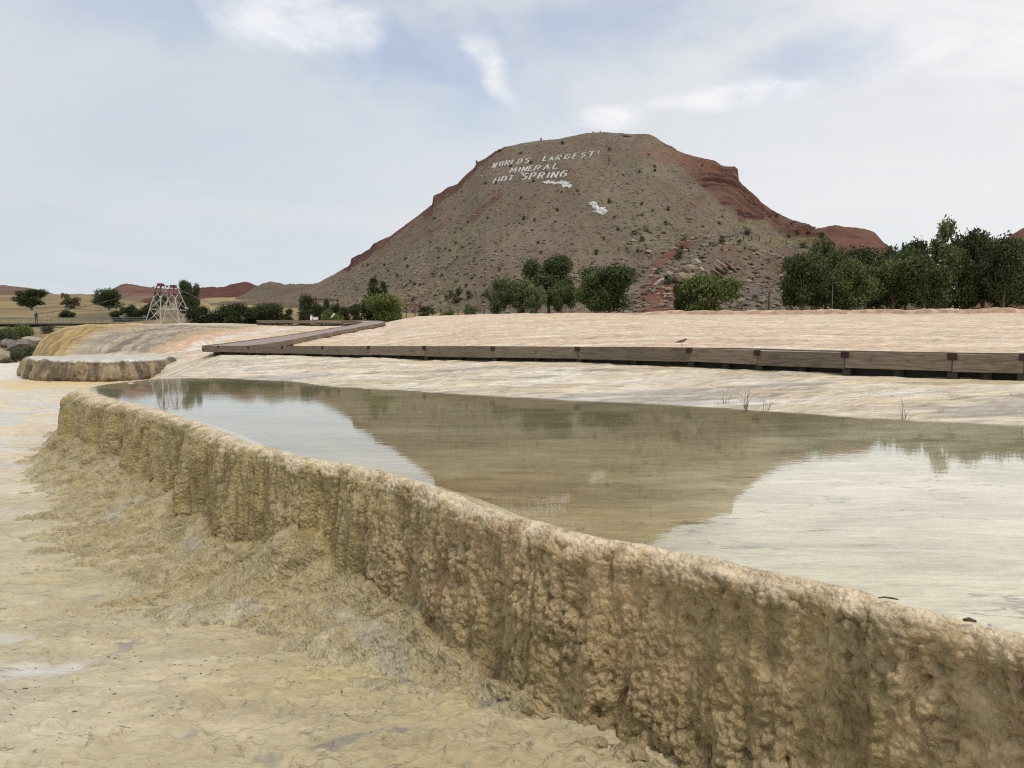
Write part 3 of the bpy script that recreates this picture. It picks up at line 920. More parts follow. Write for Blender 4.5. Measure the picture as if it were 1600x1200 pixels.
gl = nt.node('ShaderNodeBsdfGlossy', inp={'Roughness': 0.015, 'Color': (1, 1, 1, 1)})
nt.l.new(bmp.outputs[0], gl.inputs['Normal'])
tr = nt.node('ShaderNodeBsdfTransparent', inp={'Color': (0.98, 0.98, 0.93, 1)})
mx = nt.node('ShaderNodeMixShader')
# the underside passes light almost freely (no refraction is traced, so no total reflection either)
bk = nt.node('ShaderNodeNewGeometry').outputs['Backfacing']
fac_ = nt.math('ADD', nt.math('MULTIPLY', fre.outputs[0], nt.math('SUBTRACT', 1.0, bk)), nt.math('MULTIPLY', bk, 0.07))
nt.l.new(fac_, mx.inputs[0])
nt.l.new(tr.outputs[0], mx.inputs[1])
nt.l.new(gl.outputs[0], mx.inputs[2])
nt.l.new(mx.outputs[0], out.inputs[0])
k_end = np.argmin(np.abs(seg-(Lrim-2.2)))
tanv = np.gradient(RC, axis=0)
tanv /= np.linalg.norm(tanv, axis=1)[:, None]
nn = np.stack([-tanv[:, 1], tanv[:, 0]], -1)
if nn[len(nn)//3] @ np.array([-1.0, -1.0]) < 0: nn = -nn
edge = (RC+nn*0.05)[:k_end:8]
shore_px = [(300, 589), (400, 590), (500, 601), (600, 608), (700, 614), (850, 622), (1000, 628), (1120, 632), (1225, 643), (1337, 649), (1412, 658), (1600, 664), (1900, 690)]
sh = [on_plane(x, y, 0) for x, y in shore_px]
poly = [(p[0], p[1], 0.0) for p in edge]+[(p.x*1.0, p.y+1.5, 0.0) for p in sh]+[(8.5, 4, 0.0), (8, -2.2, 0)]
me = bpy.data.meshes.new('water')
bm = bmesh.new()
vs = [bm.verts.new(p) for p in poly]
f = bm.faces.new(vs)
bmesh.ops.triangulate(bm, faces=[f])
bm.normal_update()
for f in bm.faces:
    if f.normal.z < 0: f.normal_flip()
bm.to_mesh(me)
bm.free()
me.materials.append(mw)
water = bpy.data.objects.new('water', me)
C.objects.link(water)
tag(water, 'shallow clear pool reflecting the hill and the sky', 'water', kind='structure')

# ------------------------------------------------------------------ dark tier in the middle distance
tp = [(45, 575, 40.5), (52, 571, 37.0), (58, 570, 34.6), (90, 571, 33.2), (130, 571, 32.7), (175, 571, 33.0), (215, 571, 34.0), (255, 571, 36.0), (300, 571, 39.0), (340, 571, 43)]
TP = np.array([[(a-800)/F*c, c] for a, b, c in tp])
TC = catmull(TP, 30)
tseg = np.r_[0, np.cumsum(np.hypot(*np.diff(TC, axis=0).T))]
tsv = np.arange(0, tseg[-1], 0.035)
tpath = np.stack([np.interp(tsv, tseg, TC[:, 0]), np.interp(tsv, tseg, TC[:, 1])], -1)
tns = len(tsv)
one = np.ones(tns)
right_end = sstep(tseg[-1]*0.60, tseg[-1]*0.98, tsv)
cur = 0.22*fbm(tsv/1.3, tsv*0, 3, 301)
toff = 1.2*right_end
kn = [(-3.6*one, 0.0*one), (-0.6*one, 0.10*one), (-0.15*one, 0.095*one), (0.12+cur*.6, 0.02*one), (0.25+cur, -0.18*one), (0.25+cur+toff*.6+0.10*one, -0.70*one), (0.30+cur*.5+toff, -0.93*one), (0.6+toff, -1.0*one)]
tn, toffs, tz, tk = sweep_surface(tsv, tpath, kn, [14, 14, 12, 14, 40, 18, 10], 9)
if tn[len(tn)//2] @ np.array([0.0, -1.0]) < 0: tn = -tn
TPn = np.empty(toffs.shape+(3,))
TPn[..., 0] = tpath[:, None, 0]+tn[:, None, 0]*toffs
TPn[..., 1] = tpath[:, None, 1]+tn[:, None, 1]*toffs
TPn[..., 2] = tz
TN = surf_normals(TPn)
if TN[tns//2, 70] @ np.array([0, -1.0, 0]) < 0: TN = -TN
ts = tsv[:, None]+0*tz
tw = sstep(2.4, 3.6, tk)*(1-sstep(6.2, 7, tk))
dd = tw*(0.60*billow(ts*1.3, tz*0.35, 1, 303)+0.34*billow(ts*3.6, tz*0.5, 1, 305)-0.2+0.08*fbm(ts*6, tz*4, 3, 307))
TPn = TPn+TN*dd[..., None]
tcn = fbm(ts*1.5, tz*0.3, 3, 309)
tcol = np.broadcast_to(np.array((0.27, 0.205, 0.125)), TPn.shape).copy()
lft = 1-sstep(1.5, 7.5, ts-2.5)
tcol = cmix(tcol, (0.30, 0.26, 0.12), np.clip(lft+tcn*0.5, 0, 1)*0.85)
tcol = cmix(tcol, (0.095, 0.070, 0.045), sstep(-0.15, 0.2, fbm(ts*2.6+7, tz*0.5, 3, 311))*sstep(3, 7, ts)*0.8)
tcol = cmix(tcol, (0.52, 0.36, 0.17), np.clip(right_end[:, None]+0.3*tcn, 0, 1)*0.85*sstep(0.3, 0.7, right_end[:, None]+0*tz))
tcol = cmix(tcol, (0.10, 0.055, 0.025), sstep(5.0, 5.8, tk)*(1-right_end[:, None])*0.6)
tcol = cmix(tcol, (0.56, 0.53, 0.46), (1-sstep(2.6, 3.3, tk+0.3*tcn))*0.9)
twet = (1-sstep(2.0, 3.0, tk))*1.0
tier = grid_obj('travertine_tier', TPn, M_tier, np.concatenate([np.clip(tcol, 0, 1), twet[..., None]], -1))
tag(tier, 'low dark travertine step with brown drapery in the left middle distance', 'terrace', kind='structure')

# ------------------------------------------------------------------ dry grassland beyond the crest
FAR = {
    -1400: [(55, -2.2), (75, -1), (105, 2.2), (130, 5), (200, 9), (420, 24), (800, 50), (3000, 60)],
    0: [(55, -2.2), (62, -1.6), (80, 0.6), (105, 2.7), (130, 5.0), (160, 7.5), (200, 9), (420, 25), (800, 50), (3000, 60)],
    60: [(55, -2.0), (62, -1.2), (80, 1.0), (105, 2.9), (130, 4.6), (160, 7.5), (200, 9.0), (420, 25), (800, 51), (3000, 60)],
    130: [(60, -1.2), (74, 0.2), (95, 2.3), (112, 2.8), (130, 4.0), (160, 7.5), (200, 9.5), (420, 27), (800, 51), (3000, 60)],
    250: [(60, -1.2), (74, 1.2), (90, 2.4), (112, 3.4), (135, 5.2), (150, 7.2), (200, 8.6), (420, 20), (800, 40), (3000, 60)],
    330: [(60, -1.2), (74, 1.6), (90, 2.6), (115, 3.9), (150, 5.4), (200, 8.0), (420, 23.0), (800, 50), (3000, 60)],
    450: [(60, -1.2), (74, 1.6), (90, 2.7), (115, 4.2), (150, 6.0), (200, 8.6), (420, 24), (800, 50), (3000, 60)],
    560: [(60, -1.2), (74, 1.4), (90, 2.8), (115, 4.4), (150, 6.5), (200, 9.5), (420, 24), (800, 40), (3000, 60)],
    700: [(60, -1.2), (74, 1.6), (90, 3.2), (115, 5.0), (150, 6.8), (200, 8.5), (420, 9), (800, 20), (3000, 60)],
    1300: [(60, -1.2), (74, 1.6), (90, 3.6), (115, 4.8), (150, 6.4), (200, 8.5), (420, 14), (800, 30), (3000, 60)],
    3000: [(60, -1.2), (74, 1.6), (90, 3.6), (115, 4.6), (150, 6.0), (200, 8.5), (420, 14), (800, 30), (3000, 60)],
}
Yr = np.r_[np.geomspace(56, 230, 240)[:-1], np.geomspace(230, 3000, 90)]
av_ = np.linspace(-1.5, 1.6, 620)
Yg, Ag = np.meshgrid(Yr, av_, indexing='ij')
Xg = Ag*Yg
zf = table(FAR, Ag, Yg)
U = 800+F*Ag
zf += (0.25*fbm(Xg*0.08, Yg*0.08, 4, 401)*sstep(74, 100, Yg)*sstep(-200, 200, U*0+Yg*3)+0.03*fbm(Xg*0.5, Yg*0.5, 3, 403))
zf += 1.6*fbm(Xg*0.018, Yg*0.018, 4, 405)*sstep(180, 350, Yg)
zf += 0.5*fbm(Xg*0.15+3, Yg*0.15, 3, 407)*(U < 70)*(Yg < 110)
FZ, FY, FA = zf, Yr, av_


def far_z(x, y):
    a = x/y
    i = int(np.clip(np.searchsorted(FY, y), 1, len(FY)-1))
    j = int(np.clip(np.searchsorted(FA, a), 1, len(FA)-1))
    t = (y-FY[i-1])/(FY[i]-FY[i-1])
    return float(FZ[i-1, j]*(1-t)+FZ[i, j]*t)


n1 = fbm(Xg*0.03, Yg*0.012, 4, 411)
n2 = fbm(Xg*0.12, Yg*0.06, 4, 413)
gc = np.broadcast_to(np.array((0.24, 0.185, 0.095)), zf.shape+(3,)).copy()
gc = cmix(gc, (0.31, 0.235, 0.11), sstep(-0.1, 0.3, n1)*0.9)
gc = cmix(gc, (0.115, 0.10, 0.062), sstep(0.05, 0.35, n2)*0.75)
gc = cmix(gc, (0.16, 0.11, 0.07), sstep(0.1, 0.4, fbm(Xg*0.02+5, Yg*0.02, 4, 415))*(U < 320)*0.7)
gc = cmix(gc, (0.15, 0.115, 0.075), sstep(132, 136, Yg)*(1-sstep(148, 152, Yg))*sstep(90, 150, U)*(1-sstep(300, 340, U))*0.8)
gc = cmix(gc, (0.33, 0.25, 0.115), sstep(180, 240, Yg)*sstep(300, 330, U)*(1-sstep(560, 620, U))*0.8)
gc = cmix(gc, (0.16, 0.145, 0.09), (Yg < 112)*(U < 80)*sstep(-0.1, 0.3, n2)*0.8)
keepf = ~((Yg[:-1, :-1] < 72) & (U[:-1, :-1] > 46))
field = grid_obj('field', np.stack([Xg, Yg, zf], -1), M_far, gc, keepf)
tag(field, 'dry golden grassland stretching behind the travertine', 'field', kind='structure')

# ------------------------------------------------------------------ hills
def hill_obj(name, label, sil, toe, Dk, Bk, colf, mat=M_hill, nu=300, nr_=140, seed=1, power=1.15, amp=1.2, backdepth=0.5, bump_f=None, jag=0.0):
    """sil: skyline (px, py); toe: lower edge (px, py); Dk / Bk: distance of skyline / toe over px"""
    us = np.linspace(sil[0][0], sil[-1][0], nu)
    ys = np.interp(us, [s_[0] for s_ in sil], [s_[1] for s_ in sil])
    if jag: ys = ys+jag*fbm(us/9.0, us*0, 4, seed+90)
    yt = np.interp(us, [s_[0] for s_ in toe], [s_[1] for s_ in toe])
    D = np.interp(us, [s_[0] for s_ in Dk], [s_[1] for s_ in Dk])
    B = np.interp(us, [s_[0] for s_ in Bk], [s_[1] for s_ in Bk])
    zt_ = np.array([zpix(y, d_) for y, d_ in zip(ys, D)])
    zb_ = np.array([zpix(y, d_) for y, d_ in zip(yt, B)])
    r = np.r_[np.linspace(-0.12, 0, 6)[:-1], np.linspace(0, 1, nr_), 1+np.linspace(0.02, backdepth, 14)]
    R, UU = np.meshgrid(r, us, indexing='ij')
    Yv = B+(D-B)*R
    A = (UU-800)/F
    rc = np.clip(R, 0, 1)
    Z = zb_+(zt_-zb_)*rc**power
    Z = np.where(R > 1, zt_-(zt_-zb_)*(1.1*(R-1)/backdepth)**1.2, Z)
    kw = np.hanning(2*int(26/(us[1]-us[0]))+3); kw /= kw.sum()
    ph = len(kw)//2
    zts = np.convolve(np.pad(zt_, ph, mode='edge'), kw, 'valid')
    bl = sstep(0.80, 0.985, rc)
    zt2_ = zts*(1-bl)+zt_*bl
    Z = np.where(R <= 1, np.where(R < 0, zb_+R*40, zb_+(zt2_-zb_)*rc**power), Z)
    X = A*Yv
    env = sstep(0, 0.08, rc)*(1-sstep(0.93, 1.0, rc)*0.85)
    gully = billow(X*0.03+0.3*fbm(X*0.01, Yv*0.004, 2, seed), Yv*0.003, 2, seed+1)
    Z = Z+env*amp*(1.7*gully+0.9*fbm(X*0.02, Yv*0.006, 4, seed+2)+0.30*fbm(X*0.2, Yv*0.07, 4, seed+3)+0.12*fbm(X*0.8, Yv*0.3, 3, seed+4))
    if bump_f is not None: Z = Z+bump_f(UU, R, X, Yv)*env
    cols_ = colf(UU, R, X, Yv, Z)
    o = grid_obj(name, np.stack([X, Yv, Z], -1), mat, np.clip(cols_, 0.01, 1))
    tag(o, label, 'hill', kind='structure')
    return us, r, X, Yv, Z


def redcol(a, b, sc=0.02, s_=0):
    def f_(U_, R, X, Y, Z):
        c = np.broadcast_to(np.array(a), U_.shape+(3,)).copy()
        c = cmix(c, b, sstep(-0.1, 0.35, fbm(X*sc, Z*sc*5, 4, 501+s_)))
        return cmix(c, (0.13, 0.115, 0.075), sstep(0.15, 0.4, fbm(X*sc*2, Y*sc*.7, 4, 503+s_))*0.5)
    return f_


hill_obj('hill', 'low reddish mesa at the far left edge of the skyline', [(-500, 430), (-200, 440), (0, 447), (30, 448), (52, 450), (80, 458), (110, 463.5), (150, 466)], [(-500, 478), (150, 470)],
         [(-500, 1500), (150, 1500)], [(-500, 1000), (150, 1200)], redcol((0.17, 0.105, 0.085), (0.115, 0.072, 0.062), 0.008, 1), nu=160, nr_=60, seed=21, amp=5, jag=1.0)
hill_obj('hill', 'brown sage hill rolling across the left skyline behind the round tree', [(40, 470), (90, 464), (118, 463), (150, 463), (178, 461), (240, 464), (320, 466)], [(40, 482), (320, 480)],
         [(40, 900), (320, 900)], [(40, 560), (320, 560)], redcol((0.18, 0.14, 0.09), (0.115, 0.10, 0.068), 0.02, 5), nu=160, nr_=60, seed=25, amp=3, jag=1.0)
hill_obj('hill', 'purplish red pointed hill behind the lattice bridge towers', [(165, 466), (180, 452), (192, 445), (200, 443), (206, 445), (222, 447), (240, 449.5), (285, 455), (320, 456), (360, 464)], [(165, 474), (360, 476)],
         [(165, 1250), (360, 1250)], [(165, 800), (360, 800)], redcol((0.16, 0.082, 0.066), (0.21, 0.125, 0.095), 0.012, 2), nu=200, nr_=60, seed=23, amp=5, jag=1.2)
hill_obj('hill', 'dark red ridge between the tower and the big hill', [(225, 470), (262, 462), (300, 452), (320, 450.5), (350, 449), (368, 444), (384, 441), (396, 444), (408, 449), (430, 458), (450, 466)], [(225, 477), (450, 476)],
         [(225, 800), (450, 800)], [(225, 560), (450, 520)], redcol((0.105, 0.042, 0.032), (0.14, 0.06, 0.044), 0.02, 3), nu=200, nr_=60, seed=29, amp=3, jag=1.2)
hill_obj('hill', 'grey brown knoll against the left foot of the big hill', [(370, 468), (398, 452), (412, 445), (424, 441), (436, 442), (446, 445), (470, 445), (500, 443), (560, 452), (600, 470)], [(370, 475), (600, 478)],
         [(370, 560), (600, 520)], [(370, 400), (600, 360)], redcol((0.155, 0.122, 0.085), (0.115, 0.096, 0.068), 0.04, 4), nu=200, nr_=80, seed=31, amp=2.2, jag=1.0)
hill_obj('hill', 'bare red clay hill behind the right flank', [(1225, 385), (1255, 366), (1272, 357), (1300, 352), (1318, 356), (1345, 357.5), (1362, 364), (1374, 378), (1392, 392), (1440, 425), (1480, 450)], [(1225, 470), (1480, 475)],
         [(1225, 560), (1480, 520)], [(1225, 330), (1480, 330)], redcol((0.165, 0.080, 0.056), (0.125, 0.06, 0.044), 0.03, 6), nu=220, nr_=120, seed=33, amp=2.5, power=1.0, jag=1.2)
hill_obj('hill', 'red hilltop at the far right above the grove', [(1500, 420), (1545, 385), (1575, 366), (1590, 357), (1604, 353), (1680, 350), (1780, 380), (1900, 430)], [(1500, 470), (1900, 475)],
         [(1500, 620), (1900, 620)], [(1500, 380), (1900, 380)], redcol((0.155, 0.078, 0.056), (0.125, 0.063, 0.046), 0.03, 7), nu=160, nr_=80, seed=35, amp=3, power=1.0, jag=1.0)

sil = [(330, 474), (400, 468), (440, 458), (470, 449), (500, 441.5), (520, 431), (545, 416), (549, 413), (551, 403.5), (560, 399), (570, 395), (580, 388), (585, 381), (600, 374), (612, 369), (640, 348), (660, 333), (675, 321), (677, 319), (678.5, 306), (690, 301),
       (702, 292), (715, 288), (730, 272), (742, 262), (746, 254), (760, 247), (775, 235.5), (790, 229.5), (815, 224), (840, 220), (868, 218), (890, 213), (915, 208), (935, 206.5), (960, 208), (985, 209.5),
       (1010, 209.5), (1020, 214), (1032, 223), (1046, 229), (1055, 236), (1075, 243), (1092, 247), (1112, 251), (1122, 258), (1128, 260), (1143, 260), (1148, 265), (1149.5, 282), (1158, 291), (1170, 301), (1180, 310), (1183, 315), (1200, 327),
       (1218, 337), (1235, 345), (1256, 352), (1275, 360), (1290, 372), (1305, 392), (1340, 425), (1420, 465), (1480, 480)]
toe = [(330, 477), (400, 475), (520, 482), (620, 489), (700, 491), (1200, 490), (1480, 489)]
Dk = [(330, 420), (440, 350), (520, 330), (600, 335), (700, 352), (850, 368), (950, 372), (1050, 360), (1150, 335), (1220, 305), (1300, 250), (1400, 210), (1480, 180)]
Bk = [(330, 330), (400, 290), (480, 235), (560, 180), (650, 140), (760, 128), (1200, 126), (1480, 140)]


def hill_bump(U_, R, X, Y):
    b = 5.0*np.exp(-((U_-1140)/75)**2-((R-0.20)/0.11)**2)+3.5*np.exp(-((U_-1230)/60)**2-((R-0.27)/0.10)**2)
    b += 3.0*np.exp(-((U_-780)/90)**2-((R-0.1)/0.08)**2)
    # broken ledges of rock in the right shoulder and below the top
    led = fbm(X*0.05, Y*0.12, 4, 601)
    b += 1.6*sstep(0.05, 0.12, led)*sstep(1045, 1110, U_)*sstep(0.55, 0.75, R)*sstep(0.98, 0.9, R)
    b += 0.9*sstep(0.15, 0.2, fbm(X*0.09, Y*0.09, 4, 603))*sstep(0.5, 0.2, R)*sstep(880, 1020, U_)
    return b


def hill_col(U_, R, X, Y, Z):
    n_1 = fbm(X*0.02, Y*0.009, 4, 611)
    n_2 = fbm(X*0.10, Y*0.035, 4, 613)
    n_3 = fbm(X*0.5, Y*0.17, 3, 615)
    c = np.broadcast_to(np.array((0.176, 0.136, 0.099)), U_.shape+(3,)).copy()
    c = cmix(c, (0.185, 0.153, 0.103), sstep(-0.15, 0.3, n_1)*0.8)
    c = cmix(c, (0.115, 0.068, 0.050), sstep(0.0, 0.4, fbm(X*0.015+9, Y*0.006, 4, 617))*0.7)
    c = cmix(c, (0.18, 0.155, 0.092), sstep(0.0, 0.35, n_2)*0.5*sstep(0.75, 0.35, R))
    c = cmix(c, (0.070, 0.060, 0.045), sstep(0.15, 0.45, n_3)*0.55)
    c = cmix(c, (0.25, 0.20, 0.11), np.exp(-((R-0.10)/0.06)**2)*(1-sstep(620, 800, U_))*sstep(400, 480, U_)*(0.7+n_1).clip(0, 1)*0.9)
    ysk = np.interp(U_, [s_[0] for s_ in sil], [s_[1] for s_ in sil])
    # pixel row on the hill (elevation) used only to place the beds of red rock
    py = 600-F*np.tan(np.arctan((Z-H)/Y)+PITCH)
    dep = py-ysk
    red = np.array((0.125, 0.052, 0.037))
    wr = np.interp(U_, [1025, 1045, 1075, 1120, 1150, 1180, 1215, 1260, 1290], [0, 10, 34, 60, 66, 34, 24, 22, 10])
    t = sstep(1.12, 0.85, (dep+10*n_2)/np.maximum(wr, 0.1))*(U_ > 1024)*(U_ < 1300)*(0.55+0.45*sstep(1070, 1120, U_))
    c = cmix(c, red, t*(0.80+0.5*n_2).clip(0, 1))
    c = cmix(c, (0.050, 0.021, 0.018), t*sstep(-0.05, 0.2, fbm(X*0.03, Z*0.45, 4, 619))*sstep(1080, 1100, U_)*sstep(1195, 1175, U_)*0.9)  # dark patches in the red rock, widened to paint in the overhang's shade
    wl = np.interp(U_, [540, 552, 575, 600, 618, 660, 678, 700, 720, 760, 800], [4, 16, 15, 13, 4, 5, 18, 16, 12, 8, 0])
    t = sstep(1.15, 0.85, (dep+5*n_2)/np.maximum(wl, 0.1))*(U_ > 540)*(U_ < 790)
    c = cmix(c, (0.085, 0.030, 0.025), t*0.9)
    c = cmix(c, (0.15, 0.085, 0.062), sstep(34, 8, dep+16*n_1)*(U_ > 590)*(U_ < 800)*0.45)
    # red wash below the lettering, red gully and toe
    def band(x0, y0, x1, y1, w, col_, k_=0.9):
        nonlocal c
        L = math.hypot(x1-x0, y1-y0)
        tx, ty = (x1-x0)/L, (y1-y0)/L
        a = (U_-x0)*tx+(py-y0)*ty
        b_ = (U_-x0)*-ty+(py-y0)*tx
        m_ = sstep(1.3, 0.6, np.abs(b_+7*n_2+3*n_3)/w)*sstep(-6, 6, a)*sstep(L+6, L-6, a)
        c = cmix(c, col_, m_*k_*(0.75+0.8*n_2).clip(0, 1))
    band(783, 302, 735, 345, 5, (0.125, 0.044, 0.034), 0.8)
    band(705, 345, 665, 365, 4, (0.17, 0.065, 0.045), 0.6)
    band(1075, 375, 1018, 420, 8, (0.18, 0.065, 0.042))
    band(1050, 330, 1120, 300, 10, (0.17, 0.10, 0.065), 0.5)
    band(1000, 470, 1055, 470, 22, (0.18, 0.060, 0.040))
    band(1015, 440, 1050, 455, 9, (0.17, 0.062, 0.042))
    band(600, 472, 660, 474, 11, (0.16, 0.075, 0.05), 0.8)
    band(1120, 405, 1230, 420, 30, (0.17, 0.105, 0.072), 0.75)
    band(1130, 380, 1290, 376, 8, (0.21, 0.185, 0.10), 0.8)
    band(1060, 352, 1200, 352, 9, (0.20, 0.17, 0.10), 0.6)
    band(1000, 235, 1120, 262, 12, (0.20, 0.085, 0.055), 0.5)
    band(1150, 450, 1240, 470, 22, (0.14, 0.12, 0.105), 0.6)
    return c


hus, hrr, HX, HY, HZ = hill_obj('hill', 'big flat topped scree hill with white stone lettering', sil, toe, Dk, Bk, hill_col, nu=1150, nr_=430, seed=41, amp=1.5, backdepth=0.6, bump_f=hill_bump, jag=1.3)
HPY = 600-F*np.tan(np.arctan((HZ-H)/HY)+PITCH)
i_sky = int(np.argmin(np.abs(hrr-1.0)))


def hill_pt(px, py):
    """place on the hill's near slope where the photo column / row meets it"""
    j = int(round((px-hus[0])/(hus[1]-hus[0])))
    j = max(0, min(len(hus)-1, j))
    colp = np.minimum.accumulate(HPY[:i_sky+1, j])
    i = int(np.searchsorted(-colp, -py))
    i = max(1, min(i_sky, i))
    p0, p1 = colp[i-1], colp[i]
    t = 0 if p0 == p1 else min(max((p0-py)/(p0-p1), 0), 1)
    q0 = np.array((HX[i-1, j], HY[i-1, j], HZ[i-1, j]))
    q1 = np.array((HX[i, j], HY[i, j], HZ[i, j]))
    return Vector(q0+(q1-q0)*t)


# ------------------------------------------------------------------ stones
def stone_geom(seed_, sub=1, flat_=0.6, jag_=0.25):
    bm_ = bmesh.new()
    bmesh.ops.create_icosphere(bm_, subdivisions=sub, radius=1.0)
    r_ = random.Random(seed_)
    # chop with planes for broken faces
    for _ in range(5 if sub < 2 else 12):
        n_ = Vector((r_.gauss(0, 1), r_.gauss(0, 1), r_.gauss(0, 1))).normalized()
        h_ = r_.uniform(0.55, 0.85) if sub < 2 else r_.uniform(0.42, 0.75)
        for v in bm_.verts:
            dd_ = v.co.dot(n_)-h_
            if dd_ > 0: v.co -= n_*dd_
    for v in bm_.verts:
        v.co += Vector((r_.gauss(0, 1), r_.gauss(0, 1), r_.gauss(0, 1)))*0.05*jag_*4
        v.co.z *= flat_
    V = [v.co.copy() for v in bm_.verts]
    Fc = [tuple(v.index for v in f.verts) for f in bm_.faces]
    bm_.free()
    return V, Fc


STONES = [stone_geom(i) for i in range(8)]


def stones_mesh(name, items, mat, parent=None, cols=None):
    """items: (centre, size, seed)"""
    V, Fc, cc = [], [], []
    for n_, (c, s_, sd_) in enumerate(items):
        r_ = random.Random(sd_)
        sv_, sf_ = STONES[sd_ % 8]
        M = Matrix.Rotation(r_.uniform(0, 6.28), 3, 'Z') @ Matrix.Rotation(r_.uniform(-.4, .4), 3, 'X')
        b = len(V)
        k_ = r_.uniform(0.75, 1.25)
        for v in sv_:
            V.append(c+M @ Vector((v.x*s_, v.y*s_*r_.uniform(.95, 1.0), v.z*s_)))
            cc.append((k_, k_, k_))
        Fc += [tuple(b+i for i in f_) for f_ in sf_]
    return mesh_obj(name, V, Fc, mat, parent, cols=np.array(cc))


M_white = plain_mat('whitewashed_stone', (0.50, 0.49, 0.46), 0.85, 1.5, 0.3, use_attr=True)
M_rock = plain_mat('tan_rock', (0.36, 0.28, 0.20), 0.9, 1.2, 0.5, 0.7, 0.12, col2=(0.22, 0.165, 0.12))
M_rockp = plain_mat('pale_rock', (0.40, 0.345, 0.275), 0.9, 1.2, 0.4, 0.7, 0.12, col2=(0.27, 0.23, 0.18))
M_rockg = plain_mat('grey_rock', (0.14, 0.125, 0.11), 0.9, 1.2, 0.5, 0.7, 0.12, col2=(0.21, 0.185, 0.16))
M_rockr = plain_mat('red_rock', (0.16, 0.075, 0.052), 0.9, 1.0, 0.5, 0.7, 0.12, col2=(0.21, 0.13, 0.09))
M_scree = plain_mat('loose_scree', (0.20, 0.165, 0.125), 0.95, 0.8, 0.3, use_attr=True)

# ------------------------------------------------------------------ hillside lettering: stones laid out in letters
FONT = {
    'W': [[(0, 1), (.2, 0), (.45, .8), (.7, 0), (1, 1)]], 'O': [[(.1, .1), (0, .5), (.15, .95), (.7, 1), (1, .8), (.95, .2), (.6, 0), (.1, .1)]],
    'R': [[(0, 0), (.1, 1), (.8, 1), (.95, .7), (.75, .5), (.1, .5)], [(.4, .5), (.95, 0)]], 'L': [[(.1, 1), (0, 0), (.9, .05)]],
    'D': [[(.1, 1), (0, 0), (.7, .05), (1, .45), (.7, 1), (.1, 1)]], 'S': [[(1, .9), (.6, 1), (.1, .85), (.15, .6), (.85, .45), (.9, .15), (.5, 0), (0, .1)]],
    'A': [[(0, 0), (.45, 1), (1, 0)], [(.2, .4), (.8, .4)]], 'G': [[(1, .9), (.4, 1), (0, .6), (.1, .1), (.6, 0), (.95, .15), (.95, .45), (.55, .45)]],
    'E': [[(.95, 1), (.05, 1), (0, 0), (.9, .02)], [(.05, .5), (.75, .52)]], 'T': [[(0, 1), (1, 1)], [(.5, 1), (.42, 0)]],
    'M': [[(0, 0), (.1, 1), (.5, .35), (.9, 1), (1, 0)]], 'I': [[(.5, 1), (.5, 0)]], 'N': [[(0, 0), (.1, 1), (.85, 0), (1, 1)]],
    'H': [[(0, 0), (.1, 1)], [(.9, 0), (1, 1)], [(.05, .5), (.95, .5)]], 'P': [[(0, 0), (.1, 1), (.8, 1), (.95, .7), (.7, .45), (.1, .5)]],
}
LINES = [('WORLDS', [(368, 390, 36, 46), (423, 376, 33, 40), (470, 368, 38, 42), (522, 360, 30, 40), (572, 357, 42, 44), (632, 350, 42, 46)]),
         ('LARGEST', [(785, 332, 36, 44), (836, 330, 38, 34), (888, 326, 46, 44), (958, 320, 46, 42), (1030, 310, 42, 46), (1092, 303, 42, 44), (1150, 300, 58, 48)]),
         ('MINERAL', [(512, 432, 56, 44), (580, 424, 14, 40), (612, 420, 42, 42), (664, 416, 38, 44), (712, 414, 52, 46), (788, 406, 56, 46), (866, 398, 56, 46)]),
         ('HOT', [(380, 516, 48, 44), (440, 502, 44, 42), (500, 496, 46, 42)]),
         ('SPRING', [(608, 488, 52, 52), (672, 486, 52, 54), (742, 480, 54, 52), (815, 476, 16, 50), (852, 474, 58, 50), (925, 466, 58, 54)])]
origin = hill_pt(700+650/5.333, 190+400/5.333)
sign = empty('hillside_lettering', origin)
tag(sign, 'white stone words WORLDS LARGEST MINERAL HOT SPRING laid out on the scree hill', 'hillside lettering')
cnt = 0


def lay(pts, radius, seed0, spacing=0.20, jit=0.08):
    """stones along a photo-space stroke, dropped on the hill's surface"""
    items = []
    for (x0, y0), (x1, y1) in zip(pts[:-1], pts[1:]):
        a, b = hill_pt(x0, y0), hill_pt(x1, y1)
        n_ = max(2, int((b-a).length/spacing))
        for i in range(n_):
            t = i/n_
            p = hill_pt(x0+(x1-x0)*t+random.gauss(0, jit), y0+(y1-y0)*t+random.gauss(0, jit*.7))
            items.append((p+Vector((0, 0, radius*0.35))-origin, radius*random.uniform(0.65, 1.2), seed0+i*7+len(items)))
    return items


for word, boxes in LINES:
    for ch, (bx, by, bw, bh) in zip(word, boxes):
        items = []
        for stroke in FONT[ch]:
            pts = []
            for (u_, v_) in stroke:
                zx = bx+u_*bw*0.80+v_*bh*0.40+random.gauss(0, 0.8)
                zy = by-v_*bh*0.92-u_*bw*0.10+random.gauss(0, 0.8)
                pts.append((700+zx/5.333, 190+zy/5.333))
            cnt += 1
            items += lay(pts, 0.36 if word != 'SPRING' else 0.42, cnt*31)
        o = stones_mesh('letter', items, M_white, sign)
o = stones_mesh('apostrophe', lay([(700+1250/5.333, 190+245/5.333), (700+1238/5.333, 190+272/5.333)], 0.3, 5), M_white, sign)
o = stones_mesh('apostrophe', lay([(700+612/5.333, 190+425/5.333), (700+618/5.333, 190+445/5.333)], 0.3, 9), M_white, sign)


